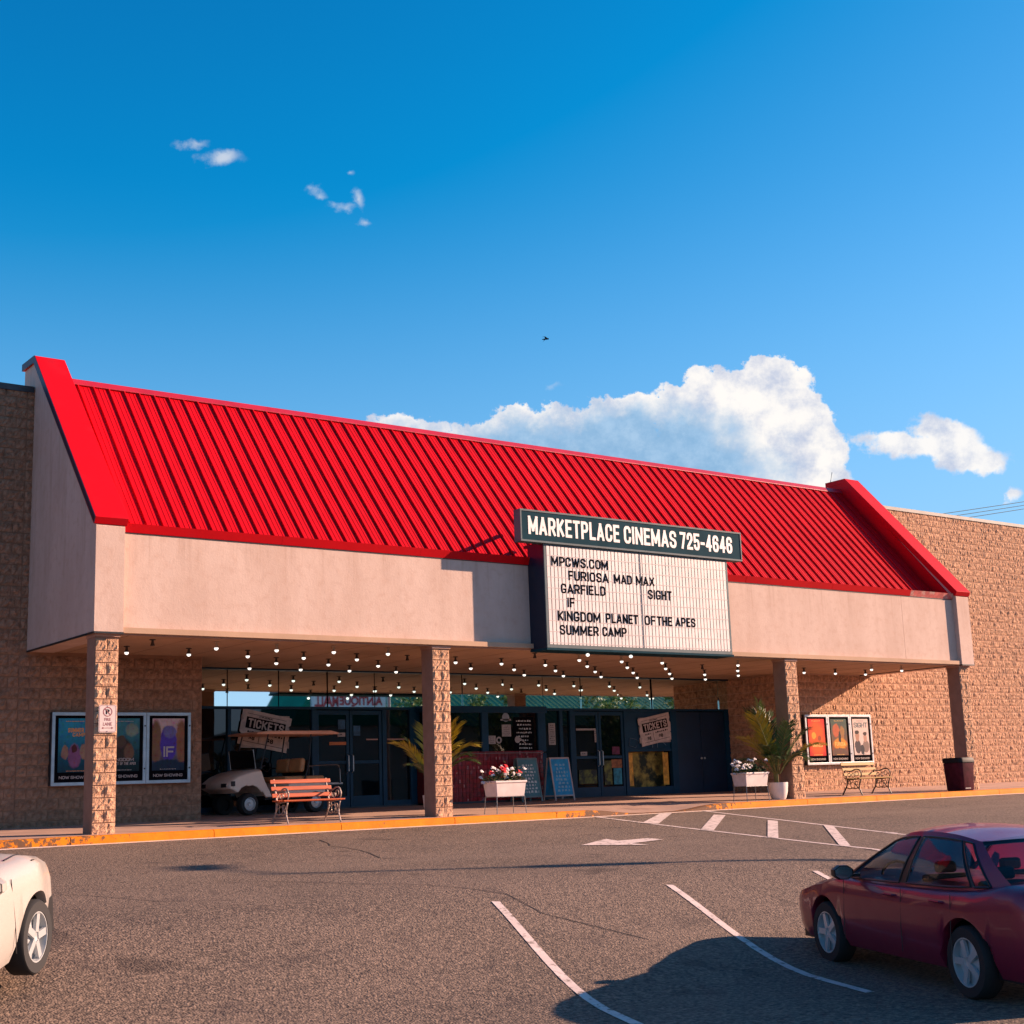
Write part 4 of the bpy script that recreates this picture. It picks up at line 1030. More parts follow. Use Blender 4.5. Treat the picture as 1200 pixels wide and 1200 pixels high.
P6 = poster_mat('print_white_heads', (0.60, 0.47, 0.42), (0.62, 0.48, 0.42), [(-0.16,-0.26,0.13,0.20,(0.05,0.04,0.05),0.1),(0.18,-0.26,0.13,0.18,(0.20,0.14,0.12),0.1),(-0.17,0.02,0.085,0.15,(0.36,0.20,0.14),0.12),(0.17,-0.02,0.075,0.13,(0.40,0.23,0.17),0.12),(-0.17,0.13,0.09,0.06,(0.03,0.02,0.02),0.15),(0.17,0.09,0.085,0.055,(0.05,0.03,0.03),0.15),(0.02,-0.36,0.08,0.14,(0.03,0.03,0.04),0.1)], 0.05)
def poster_case(x0, label, fr, posters):
    W, H, z0 = 2.76, 1.36, 0.85; xc = x0 + W/2
    c = thing('poster_case', label, 'poster case', (xc, YW-0.02, z0))
    mb = MB(); mb.box(-W/2, W/2, -0.10, 0.03, 0, H); mb.build('back_box', m_dark, c)
    for i, (pm_, title, tcol, tx) in enumerate(posters):
        cx = -W/2 + W*(i+0.5)/3; w = W/3; s = 0.062
        mb = MB(); y0, y1 = -0.135, -0.101
        mb.box(cx-w/2+0.003, cx+w/2-0.003, y0, y1, 0, s); mb.box(cx-w/2+0.003, cx+w/2-0.003, y0, y1, H-s, H)
        mb.box(cx-w/2+0.003, cx-w/2+s, y0, y1, s, H-s); mb.box(cx+w/2-s, cx+w/2-0.003, y0, y1, s, H-s)
        f = mb.build('case_frame', fr, c, bevel=0.004)
        mb = MB(); mb.box(cx-w/2+s, cx+w/2-s, -0.106, -0.1015, s, H-s); mb.build('black_mat', m_black, f)
        mb = MB(); mb.box(-0.33, 0.33, -0.004, 0, -0.50, 0.50); o = mb.build('poster', pm_, f); o.location = (cx, -0.110, 0.745)
        tp = MB()
        sign_text(tp, 'NOW SHOWING', cx-0.30, cx+0.30, 0.125, 0.18, -0.1085, 0.17, depth=0.001, gap=0.6); tp.build('caption', m_paper, f)
        tp = MB()
        for (s_, a, b, z, zz, ) in tx: sign_text(tp, s_, cx+a, cx+b, 0.745+z, 0.745+zz, -0.1165, 0.17, depth=0.001, gap=0.6)
        scribble(tp, cx-0.22, cx+0.22, 0.745+0.42, 0.745+0.47, -0.1165, 1, i+3, 0, 0.35)
        scribble(tp, cx-0.22, cx+0.22, 0.745-0.49, 0.745-0.46, -0.1165, 1, i+9, 0, 0.6)
        tp.build('title', tcol, f)
        if i == 2:
            mb = MB(); 
        mb = MB(); mb.box(cx+w/2-0.045, cx+w/2-0.015, -0.142, -0.136, H*0.2, H*0.2+0.03); mb.box(cx+w/2-0.045, cx+w/2-0.015, -0.142, -0.136, H*0.8, H*0.8+0.03); mb.build('lock', m_dark, f)
    return c
m_or = mat('orange_print', (0.75, 0.28, 0.06), 0.5); m_yel = mat('yellow_print', (0.78, 0.42, 0.06), 0.5)
poster_case(8.96, 'grey framed triple poster case on the shaded left wall', m_alu,
    [(P1, 'SUMMER CAMP', m_or, [('SUMMER', -0.15, 0.15, 0.24, 0.32), ('CAMP', -0.06, 0.18, 0.16, 0.23)]),
     (P2, 'KINGDOM', m_paper, [('KINGDOM', -0.22, 0.22, -0.31, -0.25), ('PLANET OF THE APES', -0.26, 0.26, -0.38, -0.33)]),
     (P3, 'IF', m_paper, [('IF', -0.10, 0.12, -0.24, -0.04)])])
poster_case(29.57, 'silver framed triple poster case on the sunlit right wall', m_silver,
    [(P4, 'GARFIELD', m_yel, [('GARFIELD', -0.20, 0.20, -0.26, -0.16)]),
     (P5, 'FURIOSA', m_yel, [('FURIOSA', -0.20, 0.22, -0.24, -0.14)]),
     (P6, 'SIGHT', mat('dark_blue_print', (0.03, 0.06, 0.08), 0.6), [('SIGHT', -0.28, 0.29, 0.26, 0.40)])])

# ------------------------------------------------------------------ benches
def bench(label, x0, x1, yf, m_slat, m_iron, rz=0.0):
    W = x1-x0; zb = wz((x0+x1)/2, yf+0.3)
    t = thing('park_bench', label, 'bench', ((x0+x1)/2, yf+0.3, zb), rz)
    for s in (-1, 1):
        X = s*(W/2-0.09)
        mb = MB(); r = 0.014
        fl = curve_pts([(X, -0.30, 0.0), (X, -0.27, 0.06), (X, -0.22, 0.20), (X, -0.27, 0.36), (X, -0.25, 0.40)])
        bl = curve_pts([(X, 0.32, 0.0), (X, 0.27, 0.08), (X, 0.17, 0.22), (X, 0.15, 0.36), (X, 0.17, 0.46), (X, 0.22, 0.62), (X, 0.27, 0.80)])
        mb.tube(fl, r*1.2, 6); mb.tube(bl, r*1.3, 6)
        mb.tube(curve_pts([(X, -0.27, 0.40), (X, -0.10, 0.385), (X, 0.06, 0.375), (X, 0.16, 0.38)]), r*1.1, 6)
        arm = curve_pts([(X, -0.27, 0.40), (X, -0.31, 0.50), (X, -0.27, 0.60), (X, -0.14, 0.625), (X, 0.02, 0.58), (X, 0.20, 0.60)])
        mb.tube(arm, r*1.1, 6)
        for cy, cz, rr in ((-0.17, 0.52, 0.055), (-0.05, 0.48, 0.045), (0.07, 0.49, 0.045), (-0.02, 0.24, 0.07), (-0.14, 0.29, 0.045), (0.08, 0.31, 0.04)):
            mb.tube([(X, cy+rr*math.cos(2*math.pi*k/12), cz+rr*math.sin(2*math.pi*k/12)) for k in range(12)], r*0.65, 5, closed=True)
        mb.tube(curve_pts([(X, -0.22, 0.20), (X, -0.10, 0.16), (X, -0.02, 0.175), (X, 0.08, 0.16), (X, 0.19, 0.19)]), r*0.8, 5)
        mb.tube(curve_pts([(X, -0.24, 0.12), (X, -0.14, 0.22), (X, -0.08, 0.34)]), r*0.7, 5)
        mb.build('iron_end', m_iron, t, smooth=True)
    for k in range(5):
        y = -0.27 + k*0.098; z = 0.405 + (0.004 if k in (0, 4) else -0.006*(1-abs(k-2)/2))
        mb = MB(); mb.box(-W/2, W/2, y-0.040, y+0.040, z-0.012, z+0.014); mb.build('seat_slat', m_slat, t, bevel=0.006)
    for k in range(3):
        z = 0.505 + k*0.125; y = 0.158 + (z-0.46)*0.30
        mb = MB(); mb.box(-W/2+0.005, W/2-0.005, -0.012, 0.012, -0.037, 0.037)
        o = mb.build('back_slat', m_slat, t, bevel=0.006); o.location = (0, y, z); o.rotation_euler = (-0.29, 0, 0)
    return t
def wood(name, c1, c2, rough=0.5, coat=0.12):
    m = bpy.data.materials.new(name); m.use_nodes = True; n = NT(m.node_tree); b = n.n['Principled BSDF']
    tc = n.new('ShaderNodeTexCoord').outputs['Object']; oi = n.new('ShaderNodeObjectInfo').outputs['Random']
    off = n.vec('ADD', n.vec('MULTIPLY', tc, (1.2, 22, 22)), n.comb(n.math('MULTIPLY', oi, 37.0), 0, 0))
    f, _ = n.noise(off, 1.5, 6, 0.65)
    n.l.new(n.mix(n.ramp(f, 0.3, 0.7), c1, c2), b.inputs['Base Color']); b.inputs['Roughness'].default_value = rough
    b.inputs['Coat Weight'].default_value = coat; b.inputs['Coat Roughness'].default_value = 0.15
    return m
m_orange = wood('orange_varnished_wood', (0.34, 0.045, 0.002), (0.50, 0.082, 0.005)); m_pale = wood('weathered_pale_wood', (0.34, 0.19, 0.05), (0.50, 0.31, 0.10), 0.7, 0.0)
m_iron1 = mat('pale_cast_iron', (0.36, 0.28, 0.24), 0.5, metal=0.3, var=0.3, vs=20); m_iron2 = mat('dark_cast_iron', (0.035, 0.030, 0.028), 0.5, metal=0.3, var=0.3, vs=20)
bench('orange varnished wooden bench with scrolled iron ends in front of the golf cart', 12.10, 13.36, 0.02, m_orange, m_iron1)
bench('pale weathered slat bench with dark iron ends near the right poster case', 27.78, 29.06, 0.0, m_pale, m_iron2)

# ------------------------------------------------------------------ trash can
tc_ = thing('trash_can', 'dark maroon trash can with a black lid by the right column', 'trash can', (31.45, -0.24, wz(31.4, 0)))
mb = MB(); P = []
for z, w in ((0.0, 0.25), (0.03, 0.265), (0.70, 0.295), (0.715, 0.28)):
    P.append((z, rrect(2*w, 2*w, 0.09, 4)))
vs = [(p[0], p[1], z) for z, pr in P for p in pr]; n = len(P[0][1])
fs = [(i*n+j, i*n+(j+1) % n, (i+1)*n+(j+1) % n, (i+1)*n+j) for i in range(3) for j in range(n)] + [tuple(range(n)), tuple(3*n+j for j in range(n))]
mb.add(vs, fs); mb.build('body', mat('maroon_plastic', (0.060, 0.010, 0.018), 0.75, var=0.3, vs=5, bump=0.1, bs=20, spec=0.08), tc_, smooth=40)
mb = MB(); P = [(0.716, rrect(0.62, 0.62, 0.10, 4)), (0.80, rrect(0.62, 0.62, 0.10, 4)), (0.84, rrect(0.57, 0.57, 0.10, 4)), (0.842, rrect(0.34, 0.34, 0.10, 4)), (0.78, rrect(0.32, 0.32, 0.10, 4))]
vs = [(p[0], p[1], z) for z, pr in P for p in pr]
fs = [(i*n+j, i*n+(j+1) % n, (i+1)*n+(j+1) % n, (i+1)*n+j) for i in range(4) for j in range(n)] + [tuple(range(n)), tuple(4*n+j for j in range(n))]
mb.add(vs, fs); mb.build('lid', m_blackp, tc_, smooth=40)
mb = MB(); mb.box(-0.16, 0.06, -0.274, -0.2695, 0.05, 0.075); scribble(mb, -0.15, 0.05, 0.052, 0.073, -0.2755, 1, 5, 0, 0.9); mb.build('label_strip', m_paper, tc_)

# ------------------------------------------------------------------ chalk boards
def aframe(label, xc, y, w, h, fcol, bcol, seed, ink, rz=0.0, rows=9, frame=True):
    z = wz(xc, y); t = thing('sandwich_board', label, 'sandwich board', (xc, y, z), rz)
    lean = math.atan2(0.20, h)
    for s, nm in ((1, 'front_board'), (-1, 'rear_board')):
        fr = MB(); b = 0.035
        fr.box(-w/2, -w/2+b, -0.012, 0.012, 0, h); fr.box(w/2-b, w/2, -0.012, 0.012, 0, h)
        fr.box(-w/2+b, w/2-b, -0.012, 0.012, h-b, h); fr.box(-w/2+b, w/2-b, -0.012, 0.012, 0.10, 0.10+b)
        o = fr.build(nm, fcol, t); o.location = (0, -0.24*s, 0); o.rotation_euler = (-lean*s, 0, 0)
        pn = MB(); pn.box(-w/2+b, w/2-b, -0.006, 0.006, 0.10+b, h-b)
        if s == 1: scribble(pn, -w/2+b+0.04, w/2-b-0.04, 0.20, h-b-0.10, -0.0075, rows, seed, 1, 0.72)
        pn.build('writing_panel', [bcol, ink], o)
    hg = MB(); hg.tube([(-w/2, 0, h*0.985), (w/2, 0, h*0.985)], 0.012, 6); hg.build('hinge', m_steel, t)
m_slate = mat('slate_green_board', (0.07, 0.19, 0.21), 0.6, var=0.2); m_blueb = mat('bright_blue_board', (0.008, 0.27, 0.50), 0.6, var=0.25, vs=4)
m_fr1 = mat('grey_board_frame', (0.16, 0.20, 0.20), 0.6, var=0.2); m_fr2 = mat('pink_wood_frame', (0.48, 0.36, 0.33), 0.6, var=0.15)
aframe('dark slate sandwich board with white chalk lines behind the flower box', 21.15, 4.75, 0.62, 1.06, m_fr1, m_slate, 11, m_chalk, rows=9)
aframe('bright blue sandwich board with faint chalk writing by the exit doors', 22.08, 4.65, 0.62, 1.06, m_fr2, m_blueb, 17, m_chalkdim, rows=8)
# ------------------------------------------------------------------ flower boxes
m_box = mat('white_planter_plastic', (0.66, 0.56, 0.52), 0.55, var=0.10, vs=4, stain=((0.50, 0.40, 0.35), 2.5, 0.55, 0.75))
m_soil = mat('soil', (0.02, 0.013, 0.009), 0.95)
m_leafd = mat('geranium_leaf', (0.035, 0.075, 0.020), 0.6, var=0.5, vs=14, rnd=0.2)
m_dry = mat('dry_leaf', (0.24, 0.17, 0.08), 0.8, var=0.4, vs=14)
m_flw = mat('white_petals', (0.74, 0.66, 0.64), 0.6, var=0.1, vs=30); m_flr = mat('red_petals', (0.62, 0.008, 0.02), 0.55, var=0.2, vs=30)
def rect_ring(mb, levels, mi=0, bottom=True):
    vs = []; fs = []
    for (w, d, z) in levels: vs += [(-w/2, -d/2, z), (w/2, -d/2, z), (w/2, d/2, z), (-w/2, d/2, z)]
    for i in range(len(levels)-1):
        for j in range(4): fs.append((i*4+j, i*4+(j+1) % 4, (i+1)*4+(j+1) % 4, (i+1)*4+j))
    if bottom: fs.append((0, 3, 2, 1)); fs.append(tuple(4*(len(levels)-1)+j for j in range(4)))
    mb.add(vs, fs, mi)
def flower_box(x0, y0, label, plabel, seed, reds):
    w, d = 0.74, 0.46; xc, yc = x0 + w/2, y0 + d/2; z = wz(xc, yc)
    t = thing('planter_stand', label, 'planter', (xc, yc, z))
    mb = MB(); rect_ring(mb, [(w*0.90, d*0.84, 0.34), (w*0.99, d*0.97, 0.60), (w*1.04, d*1.04, 0.605), (w*1.04, d*1.04, 0.645), (w*0.96, d*0.94, 0.645), (w*0.94, d*0.90, 0.60)])
    mb.build('planter_box', m_box, t, bevel=0.008)
    mb = MB(); mb.box(-w*0.46, w*0.46, -d*0.43, d*0.43, 0.585, 0.610); mb.build('soil', m_soil, t)
    st = MB(); lx, ly = w*0.46, d*0.42
    st.tube([(-lx, -ly, 0.335), (lx, -ly, 0.335), (lx, ly, 0.335), (-lx, ly, 0.335)], 0.007, 6, closed=True)
    st.tube([(-lx, 0, 0.335), (lx, 0, 0.335)], 0.005, 6); st.build('stand_frame', m_steel, t)
    for sx in (-1, 1):
        for sy in (-1, 1):
            lg = MB(); lg.tube([(sx*lx, sy*ly, 0.335), (sx*(lx+0.01), sy*(ly+0.01), 0.15), (sx*(lx+0.02), sy*(ly+0.02), 0.0)], 0.008, 6); lg.build('leg', m_steel, t)
    p = thing('geranium_plants', plabel, 'flowers', (xc, yc, z+0.61)); rr = random.Random(seed)
    mb = MB()
    for k in range(680):
        x = rr.uniform(-w*0.52, w*0.52); y = rr.uniform(-d*0.5, d*0.5); zz = abs(rr.gauss(0.03, 0.10)); a = rr.uniform(0, 6.28); s = rr.uniform(0.012, 0.030); ti = rr.uniform(-0.9, 0.9); tj = rr.uniform(-0.9, 0.9)
        if abs(x) > w*0.46: zz *= 0.5
        n = 6; vs = [(x + s*math.cos(a+i*6.283/n), y + s*math.sin(a+i*6.283/n), zz + s*(ti*math.cos(a+i*6.283/n) + tj*math.sin(a+i*6.283/n))) for i in range(n)]
        mb.add(vs, [tuple(range(n))], 1 if rr.random() < 0.28 else 0)
    o = mb.build('foliage', [m_leafd, m_dry], p); o['kind'] = 'stuff'
    mb = MB(); heads = []
    for k in range(34):
        x = rr.uniform(-w*0.50, w*0.50); y = rr.uniform(-d*0.45, d*0.45); zz = rr.uniform(0.08, 0.33)
        if k < 3: x = -w*0.56 - rr.uniform(0, 0.05); zz = (0.22, 0.10, 0.0)[k]
        mb.tube([(x*0.8, y*0.8, -0.01), (x, y, zz)], 0.003, 4); heads.append((x, y, zz, k))
    o = mb.build('stems', m_leafd, p); o['kind'] = 'stuff'
    for x, y, zz, k in heads:
        hb = MB(); red = (k in reds); s = 0.040 if not red else 0.056
        for q in range(16):
            a, e = rr.uniform(0, 6.28), rr.uniform(-0.4, 1.5); c = (s*math.cos(a)*math.cos(e)*0.8, s*math.sin(a)*math.cos(e)*0.8, s*math.sin(e)*0.7)
            b = rr.uniform(0, 6.28); r = s*0.50
            vs = [(c[0] + r*math.cos(b+i*1.2566), c[1] + r*math.sin(b+i*1.2566)*0.6, c[2] + r*math.sin(b+i*1.2566)*rr.uniform(0.4, 0.9)) for i in range(5)]
            hb.add(vs, [(0, 1, 2, 3, 4)])
        inst('flower_head', hb.mesh('flower_head', m_flr if red else m_flw), p, (x, y, zz))
flower_box(16.55, -0.36, 'white flower box on a thin metal stand right of the second column', 'red and white geraniums in the box by the second column', 5, {4, 6, 9, 12, 15, 16, 19, 22, 23})
flower_box(23.53, -0.33, 'white flower box on a thin metal stand left of the palm pot', 'mostly white geraniums in the box beside the palm pot', 8, {10, 11})

# ------------------------------------------------------------------ potted palms
m_pot = mat('white_ceramic', (0.68, 0.60, 0.57), 0.4, var=0.06, vs=3)
m_palmg = mat('palm_leaf_green', (0.040, 0.085, 0.020), 0.5, var=0.4, vs=4, rnd=0.3)
m_palmy = mat('palm_leaf_yellow', (0.36, 0.28, 0.025), 0.55, var=0.3, vs=4, rnd=0.15)
m_palms = mat('palm_stalk', (0.14, 0.13, 0.035), 0.6, var=0.3, vs=4)
def frond(p, base, ang, length, rise, droop, m, seed, side=0.36):
    rr = random.Random(seed); ca, sa = math.cos(ang), math.sin(ang); P = []
    n = 14
    for i in range(n+1):
        t = i/n; rad = length*(t*math.cos(rise) + 0.0*t); z = length*(t*math.sin(rise)) - droop*t*t*t
        rad = rad + droop*0.45*t*t
        P.append(Vector((base[0] + rad*ca, base[1] + rad*sa, base[2] + z)))
    mb = MB(); mb.tube(P, [0.013*(1-0.8*i/n) + 0.002 for i in range(n+1)], 5, mi=1)
    for i in range(2, n*4):
        t = i/(n*4); k = min(int(t*n), n-1); u = t*n-k; c = P[k].lerp(P[k+1], u); d = (P[k+1]-P[k]).normalized()
        if t < 0.22: continue
        sidev = d.cross(Vector((0, 0, 1))).normalized(); upv = sidev.cross(d)
        ll = side*length*math.sin(math.pi*min(1, (t-0.12)*1.05))**0.6*rr.uniform(0.8, 1.1)
        for s in (-1, 1):
            tip = c + d*ll*rr.uniform(0.65, 0.85) + sidev*s*ll*rr.uniform(0.45, 0.65) + upv*ll*0.10 - Vector((0, 0, ll*rr.uniform(0.05, 0.28)))
            mid = c.lerp(tip, 0.5) + upv*0.02; wv = d*0.019
            mb.add([c-wv*0.5, c+wv*0.5, mid+wv, mid-wv, tip], [(0, 1, 2, 3), (3, 2, 4)], 0)
    return mb.build('frond', [m, m_palms], p)
def palm(x, y, label, plabel, fr, seed, pot=(0.235, 0.39)):
    z = wz(x, y); t = thing('plant_pot', plabel, 'plant pot', (x, y, z)); r, h = pot
    mb = MB(); mb.lathe([(r*0.62, 0), (r*0.74, 0.03), (r*0.92, h*0.45), (r, h*0.97), (r, h), (r*0.90, h), (r*0.88, h*0.85), (0, h*0.85)], 28); mb.build('pot', m_pot, t, smooth=40)
    mb = MB(); mb.lathe([(0, h*0.86), (r*0.87, h*0.86), (r*0.87, h*0.88), (0, h*0.885)], 20); mb.build('soil', m_soil, t)
    p = thing('palm_plant', label, 'palm', (x, y, z+h*0.87))
    mb = MB(); rr = random.Random(seed)
    for k in range(5):
        a = rr.uniform(0, 6.28); mb.tube([(0.05*math.cos(a), 0.05*math.sin(a), 0), (0.07*math.cos(a), 0.07*math.sin(a), 0.25), (0.10*math.cos(a), 0.10*math.sin(a), 0.5)], [0.025, 0.02, 0.012], 6)
    mb.build('stems', m_palms, p)
    for i, (a, L, rise, dr, m) in enumerate(fr): frond(p, (0.07*math.cos(R(a)), 0.07*math.sin(R(a)), 0.25), R(a), L, R(rise), dr, m, seed*50+i)
G_, Y_ = m_palmg, m_palmy
palm(25.08, 0.16, 'bushy potted palm with yellow tipped fronds left of the third column', 'round white pot holding the bushy palm', [
    (195, 1.75, 66, 0.25, Y_), (180, 1.45, 55, 0.35, Y_), (150, 1.75, 74, 0.2, G_), (90, 1.7, 78, 0.2, G_), (60, 1.75, 72, 0.25, G_), (20, 1.35, 62, 0.4, G_),
    (-20, 1.45, 50, 0.45, Y_), (-60, 1.4, 66, 0.3, G_), (-110, 1.5, 68, 0.25, G_), (-150, 1.25, 56, 0.4, G_), (170, 1.05, 40, 0.35, G_), (0, 1.1, 40, 0.4, G_), (230, 1.0, 48, 0.4, G_),
    (110, 1.8, 82, 0.1, Y_), (40, 1.1, 52, 0.4, G_), (-85, 1.0, 55, 0.4, G_), (-30, 0.8, 60, 0.3, G_), (200, 0.8, 62, 0.3, G_)], 3)
palm(15.95, 0.95, 'yellow green potted palm showing from behind the second column', 'white pot of the palm hidden behind the second column', [
    (185, 1.35, 60, 0.35, Y_), (5, 1.55, 74, 0.30, Y_), (-15, 1.35, 64, 0.45, Y_), (40, 1.45, 72, 0.25, G_), (80, 1.4, 78, 0.2, Y_), (150, 1.2, 70, 0.2, G_), (-60, 1.1, 60, 0.4, G_),
    (25, 1.3, 66, 0.4, Y_), (-5, 1.5, 80, 0.25, Y_), (200, 0.9, 50, 0.3, G_), (-30, 1.05, 56, 0.45, G_)], 6)

# ------------------------------------------------------------------ golf cart, nose to the left
gc = thing('golf_cart', 'beige golf cart with tan seats parked against the dark window', 'golf cart', (14.15, 4.72, wz(14.1, 4.4)), R(180+7))
m_cart = mat('cart_beige', (0.80, 0.64, 0.52), 0.4, var=0.06, coat=0.4); m_seat = mat('tan_vinyl', (0.48, 0.24, 0.10), 0.5, var=0.15, vs=6); m_tyre = mat('tyre_rubber', (0.012, 0.012, 0.013), 0.8); m_hub = mat('hub_white', (0.45, 0.47, 0.48), 0.35, metal=0.4)
m_roofc = mat('cart_roof_tan', (0.75, 0.36, 0.22), 0.5, var=0.1)
# body shell: side outline swept across with a crowned, narrowing nose
def extr(poly, hw, inset, m, name, parent, bev=0.02):
    mb = MB(); n = len(poly); cols_ = [(-hw, inset), (-hw*0.82, 0.0), (hw*0.82, 0.0), (hw, inset)]
    vs = []
    cx = sum(p[0] for p in poly)/n; cz = sum(p[1] for p in poly)/n
    for y, ins in cols_:
        for x, z in poly:
            dx, dz = cx-x, cz-z; L = math.hypot(dx, dz) or 1; vs.append((x+dx/L*ins, y, z+dz/L*ins))
    fs = [(i*n+j, i*n+(j+1) % n, (i+1)*n+(j+1) % n, (i+1)*n+j) for i in range(3) for j in range(n)] + [tuple(range(n)), tuple(3*n+j for j in range(n))]
    mb.add(vs, fs); return mb.build(name, m, parent, smooth=45, bevel=bev)
arch = [(0.80+0.37*math.cos(R(a)), 0.26+0.37*math.sin(R(a))) for a in range(150, 10, -20)]
extr([(1.33, 0.62), (1.30, 0.69), (1.14, 0.80), (0.92, 0.88), (0.66, 0.93), (0.48, 0.94), (0.38, 0.70), (0.20, 0.34), (0.36, 0.33), (0.44, 0.46)] + arch + [(1.20, 0.50), (1.32, 0.55)], 0.56, 0.05, m_cart, 'front_cowl', gc)
mb = MB(); mb.box(1.28, 1.335, 0.30, 0.48, 0.58, 0.66); mb.box(1.28, 1.335, -0.48, -0.30, 0.58, 0.66); mb.build('headlights', m_dark, gc)
for sy in (-1, 1):
    mb = MB(); mb.box(1.17, 1.26, sy*0.575-0.01, sy*0.575+0.01, 0.60, 0.70); mb.build('side_lamp', m_dark, gc)
mb = MB(); mb.box(-1.0, 0.40, -0.52, 0.52, 0.30, 0.38); mb.box(-1.55, -1.0, -0.45, 0.45, 0.30, 0.36); mb.build('floor', m_blackp, gc)
mb = MB(); mb.prism([(-1.15, 0.38), (-0.15, 0.38), (-0.20, 0.66), (-1.15, 0.66)], 'y', -0.55, 0.55); mb.build('rear_body', m_cart, gc, bevel=0.03)
for (xa, xb, z0, z1, nm) in ((-0.62, -0.12, 0.66, 0.78, 'front_seat'), (-1.16, -0.68, 0.66, 0.78, 'rear_seat')):
    mb = MB(); mb.box(xa, xb, -0.50, 0.50, z0, z1); mb.build(nm, m_seat, gc, bevel=0.04)
for sy in (-1, 1):
    mb = MB(); mb.box(-0.06, 0.06, 0.01, 0.49, 0.0, 0.30); o = mb.build('front_backrest', m_seat, gc, bevel=0.05); o.location = (-0.58, -0.50 if sy < 0 else 0.0, 0.86); o.rotation_euler = (0, -0.15, 0)
mb = MB(); mb.box(-0.80, -0.70, -0.48, 0.48, 0.80, 1.12); mb.build('rear_backrest', m_blackp, gc, bevel=0.04)
mb = MB(); mb.tube(curve_pts([(-0.70, -0.50, 0.98), (-1.35, -0.50, 1.00), (-1.55, -0.50, 0.96), (-1.58, -0.50, 0.60)], 5), 0.014, 6); mb.tube(curve_pts([(-0.70, 0.50, 0.98), (-1.35, 0.50, 1.00), (-1.55, 0.50, 0.96), (-1.58, 0.50, 0.60)], 5), 0.014, 6)
mb.box(-1.66, -1.16, -0.48, 0.48, 0.58, 0.62); mb.build('rear_rail', m_steel, gc)
mb = MB(); mb.prism([(-1.50, 1.66), (-1.52, 1.70), (-1.30, 1.745), (0.35, 1.735), (0.62, 1.70), (0.64, 1.66)], 'y', -0.57, 0.57); mb.build('roof', m_roofc, gc, bevel=0.02)
for sy in (-1, 1):
    mb = MB(); mb.tube([(0.50, sy*0.50, 0.92), (0.30, sy*0.50, 1.67)], 0.014, 6); mb.tube(curve_pts([(-0.60, sy*0.54, 0.70), (-0.72, sy*0.54, 1.1), (-0.80, sy*0.50, 1.67)]), 0.016, 6); mb.build('roof_strut', m_dark, gc)
mb = MB(); mb.tube([(0.60, -0.48, 0.95), (0.66, -0.47, 1.34), (0.66, 0.47, 1.34), (0.60, 0.48, 0.95)], 0.012, 6, closed=True); mb.build('windshield_frame', m_steel, gc)
m_clear = bpy.data.materials.new('clear_plastic'); m_clear.use_nodes = True
_n = NT(m_clear.node_tree); _n.n.clear(); _o = _n.new('ShaderNodeOutputMaterial'); _g = _n.new('ShaderNodeBsdfGlossy'); _g.inputs['Roughness'].default_value = 0.03; _t = _n.new('ShaderNodeBsdfTransparent'); _t.inputs[0].default_value = (0.75, 0.85, 0.86, 1)
_f = _n.new('ShaderNodeFresnel'); _f.inputs[0].default_value = 1.5; _m = _n.new('ShaderNodeMixShader'); _n.l.new(_f.outputs[0], _m.inputs[0]); _n.l.new(_t.outputs[0], _m.inputs[1]); _n.l.new(_g.outputs[0], _m.inputs[2]); _n.l.new(_m.outputs[0], _o.inputs[0])
mb = MB(); mb.quad((0.605, -0.46, 0.97), (0.605, 0.46, 0.97), (0.66, 0.455, 1.33), (0.66, -0.455, 1.33)); mb.build('windshield', m_clear, gc)
mb = MB(); mb.tube([(0.50, 0.25, 0.90), (0.22, 0.25, 1.02)], 0.018, 6); mb.tube([(0.20 + 0.07*math.cos(2*math.pi*k/14)*0.4, 0.25+0.16*math.sin(2*math.pi*k/14), 1.03 + 0.16*math.cos(2*math.pi*k/14)*0.9) for k in range(14)], 0.012, 6, closed=True); mb.build('steering_wheel', m_dark, gc)
for ax in (0.80, -0.88):
    for sy in (-1, 1):
        w = thing('wheel', None, None, (ax, sy*0.47, 0.225)); w.parent = gc
        mb = MB(); mb.lathe([(0.12, -0.03), (0.125, -0.10), (0.205, -0.10), (0.225, -0.07), (0.225, 0.07), (0.205, 0.10), (0.125, 0.10), (0.12, 0.03)], 24, (0, 0, 0), 'y'); mb.build('tyre', m_tyre, w, smooth=40)
        mb = MB(); mb.lathe([(0.0, sy*0.085), (0.035, sy*0.095), (0.04, sy*0.075), (0.105, sy*0.07), (0.125, sy*0.105), (0.135, sy*0.102), (0.12, sy*0.03), (0, sy*0.03)], 24, (0, 0, 0), 'y'); mb.build('hub', m_hub, w, smooth=40)

# ------------------------------------------------------------------ cars
m_carglass = bpy.data.materials.new('car_glass'); m_carglass.use_nodes = True
_n = NT(m_carglass.node_tree); _n.n.clear(); _o = _n.new('ShaderNodeOutputMaterial'); _g = _n.new('ShaderNodeBsdfGlossy'); _g.inputs['Roughness'].default_value = 0.01; _g.inputs[0].default_value = (0.9, 1, 1, 1); _t = _n.new('ShaderNodeBsdfTransparent'); _t.inputs[0].default_value = (0.74, 0.82, 0.79, 1)
_f = _n.new('ShaderNodeFresnel'); _f.inputs[0].default_value = 1.25; _m = _n.new('ShaderNodeMixShader'); _n.l.new(_f.outputs[0], _m.inputs[0]); _n.l.new(_t.outputs[0], _m.inputs[1]); _n.l.new(_g.outputs[0], _m.inputs[2]); _n.l.new(_m.outputs[0], _o.inputs[0])
m_trim = mat('car_black_trim', (0.012, 0.012, 0.013), 0.4); m_int = mat('car_interior', (0.03, 0.03, 0.032), 0.8); m_chrome = mat('chrome', (0.6, 0.6, 0.6), 0.12, metal=1.0)
m_tail = mat('tail_lamp', (0.30, 0.004, 0.006), 0.15, coat=0.8)
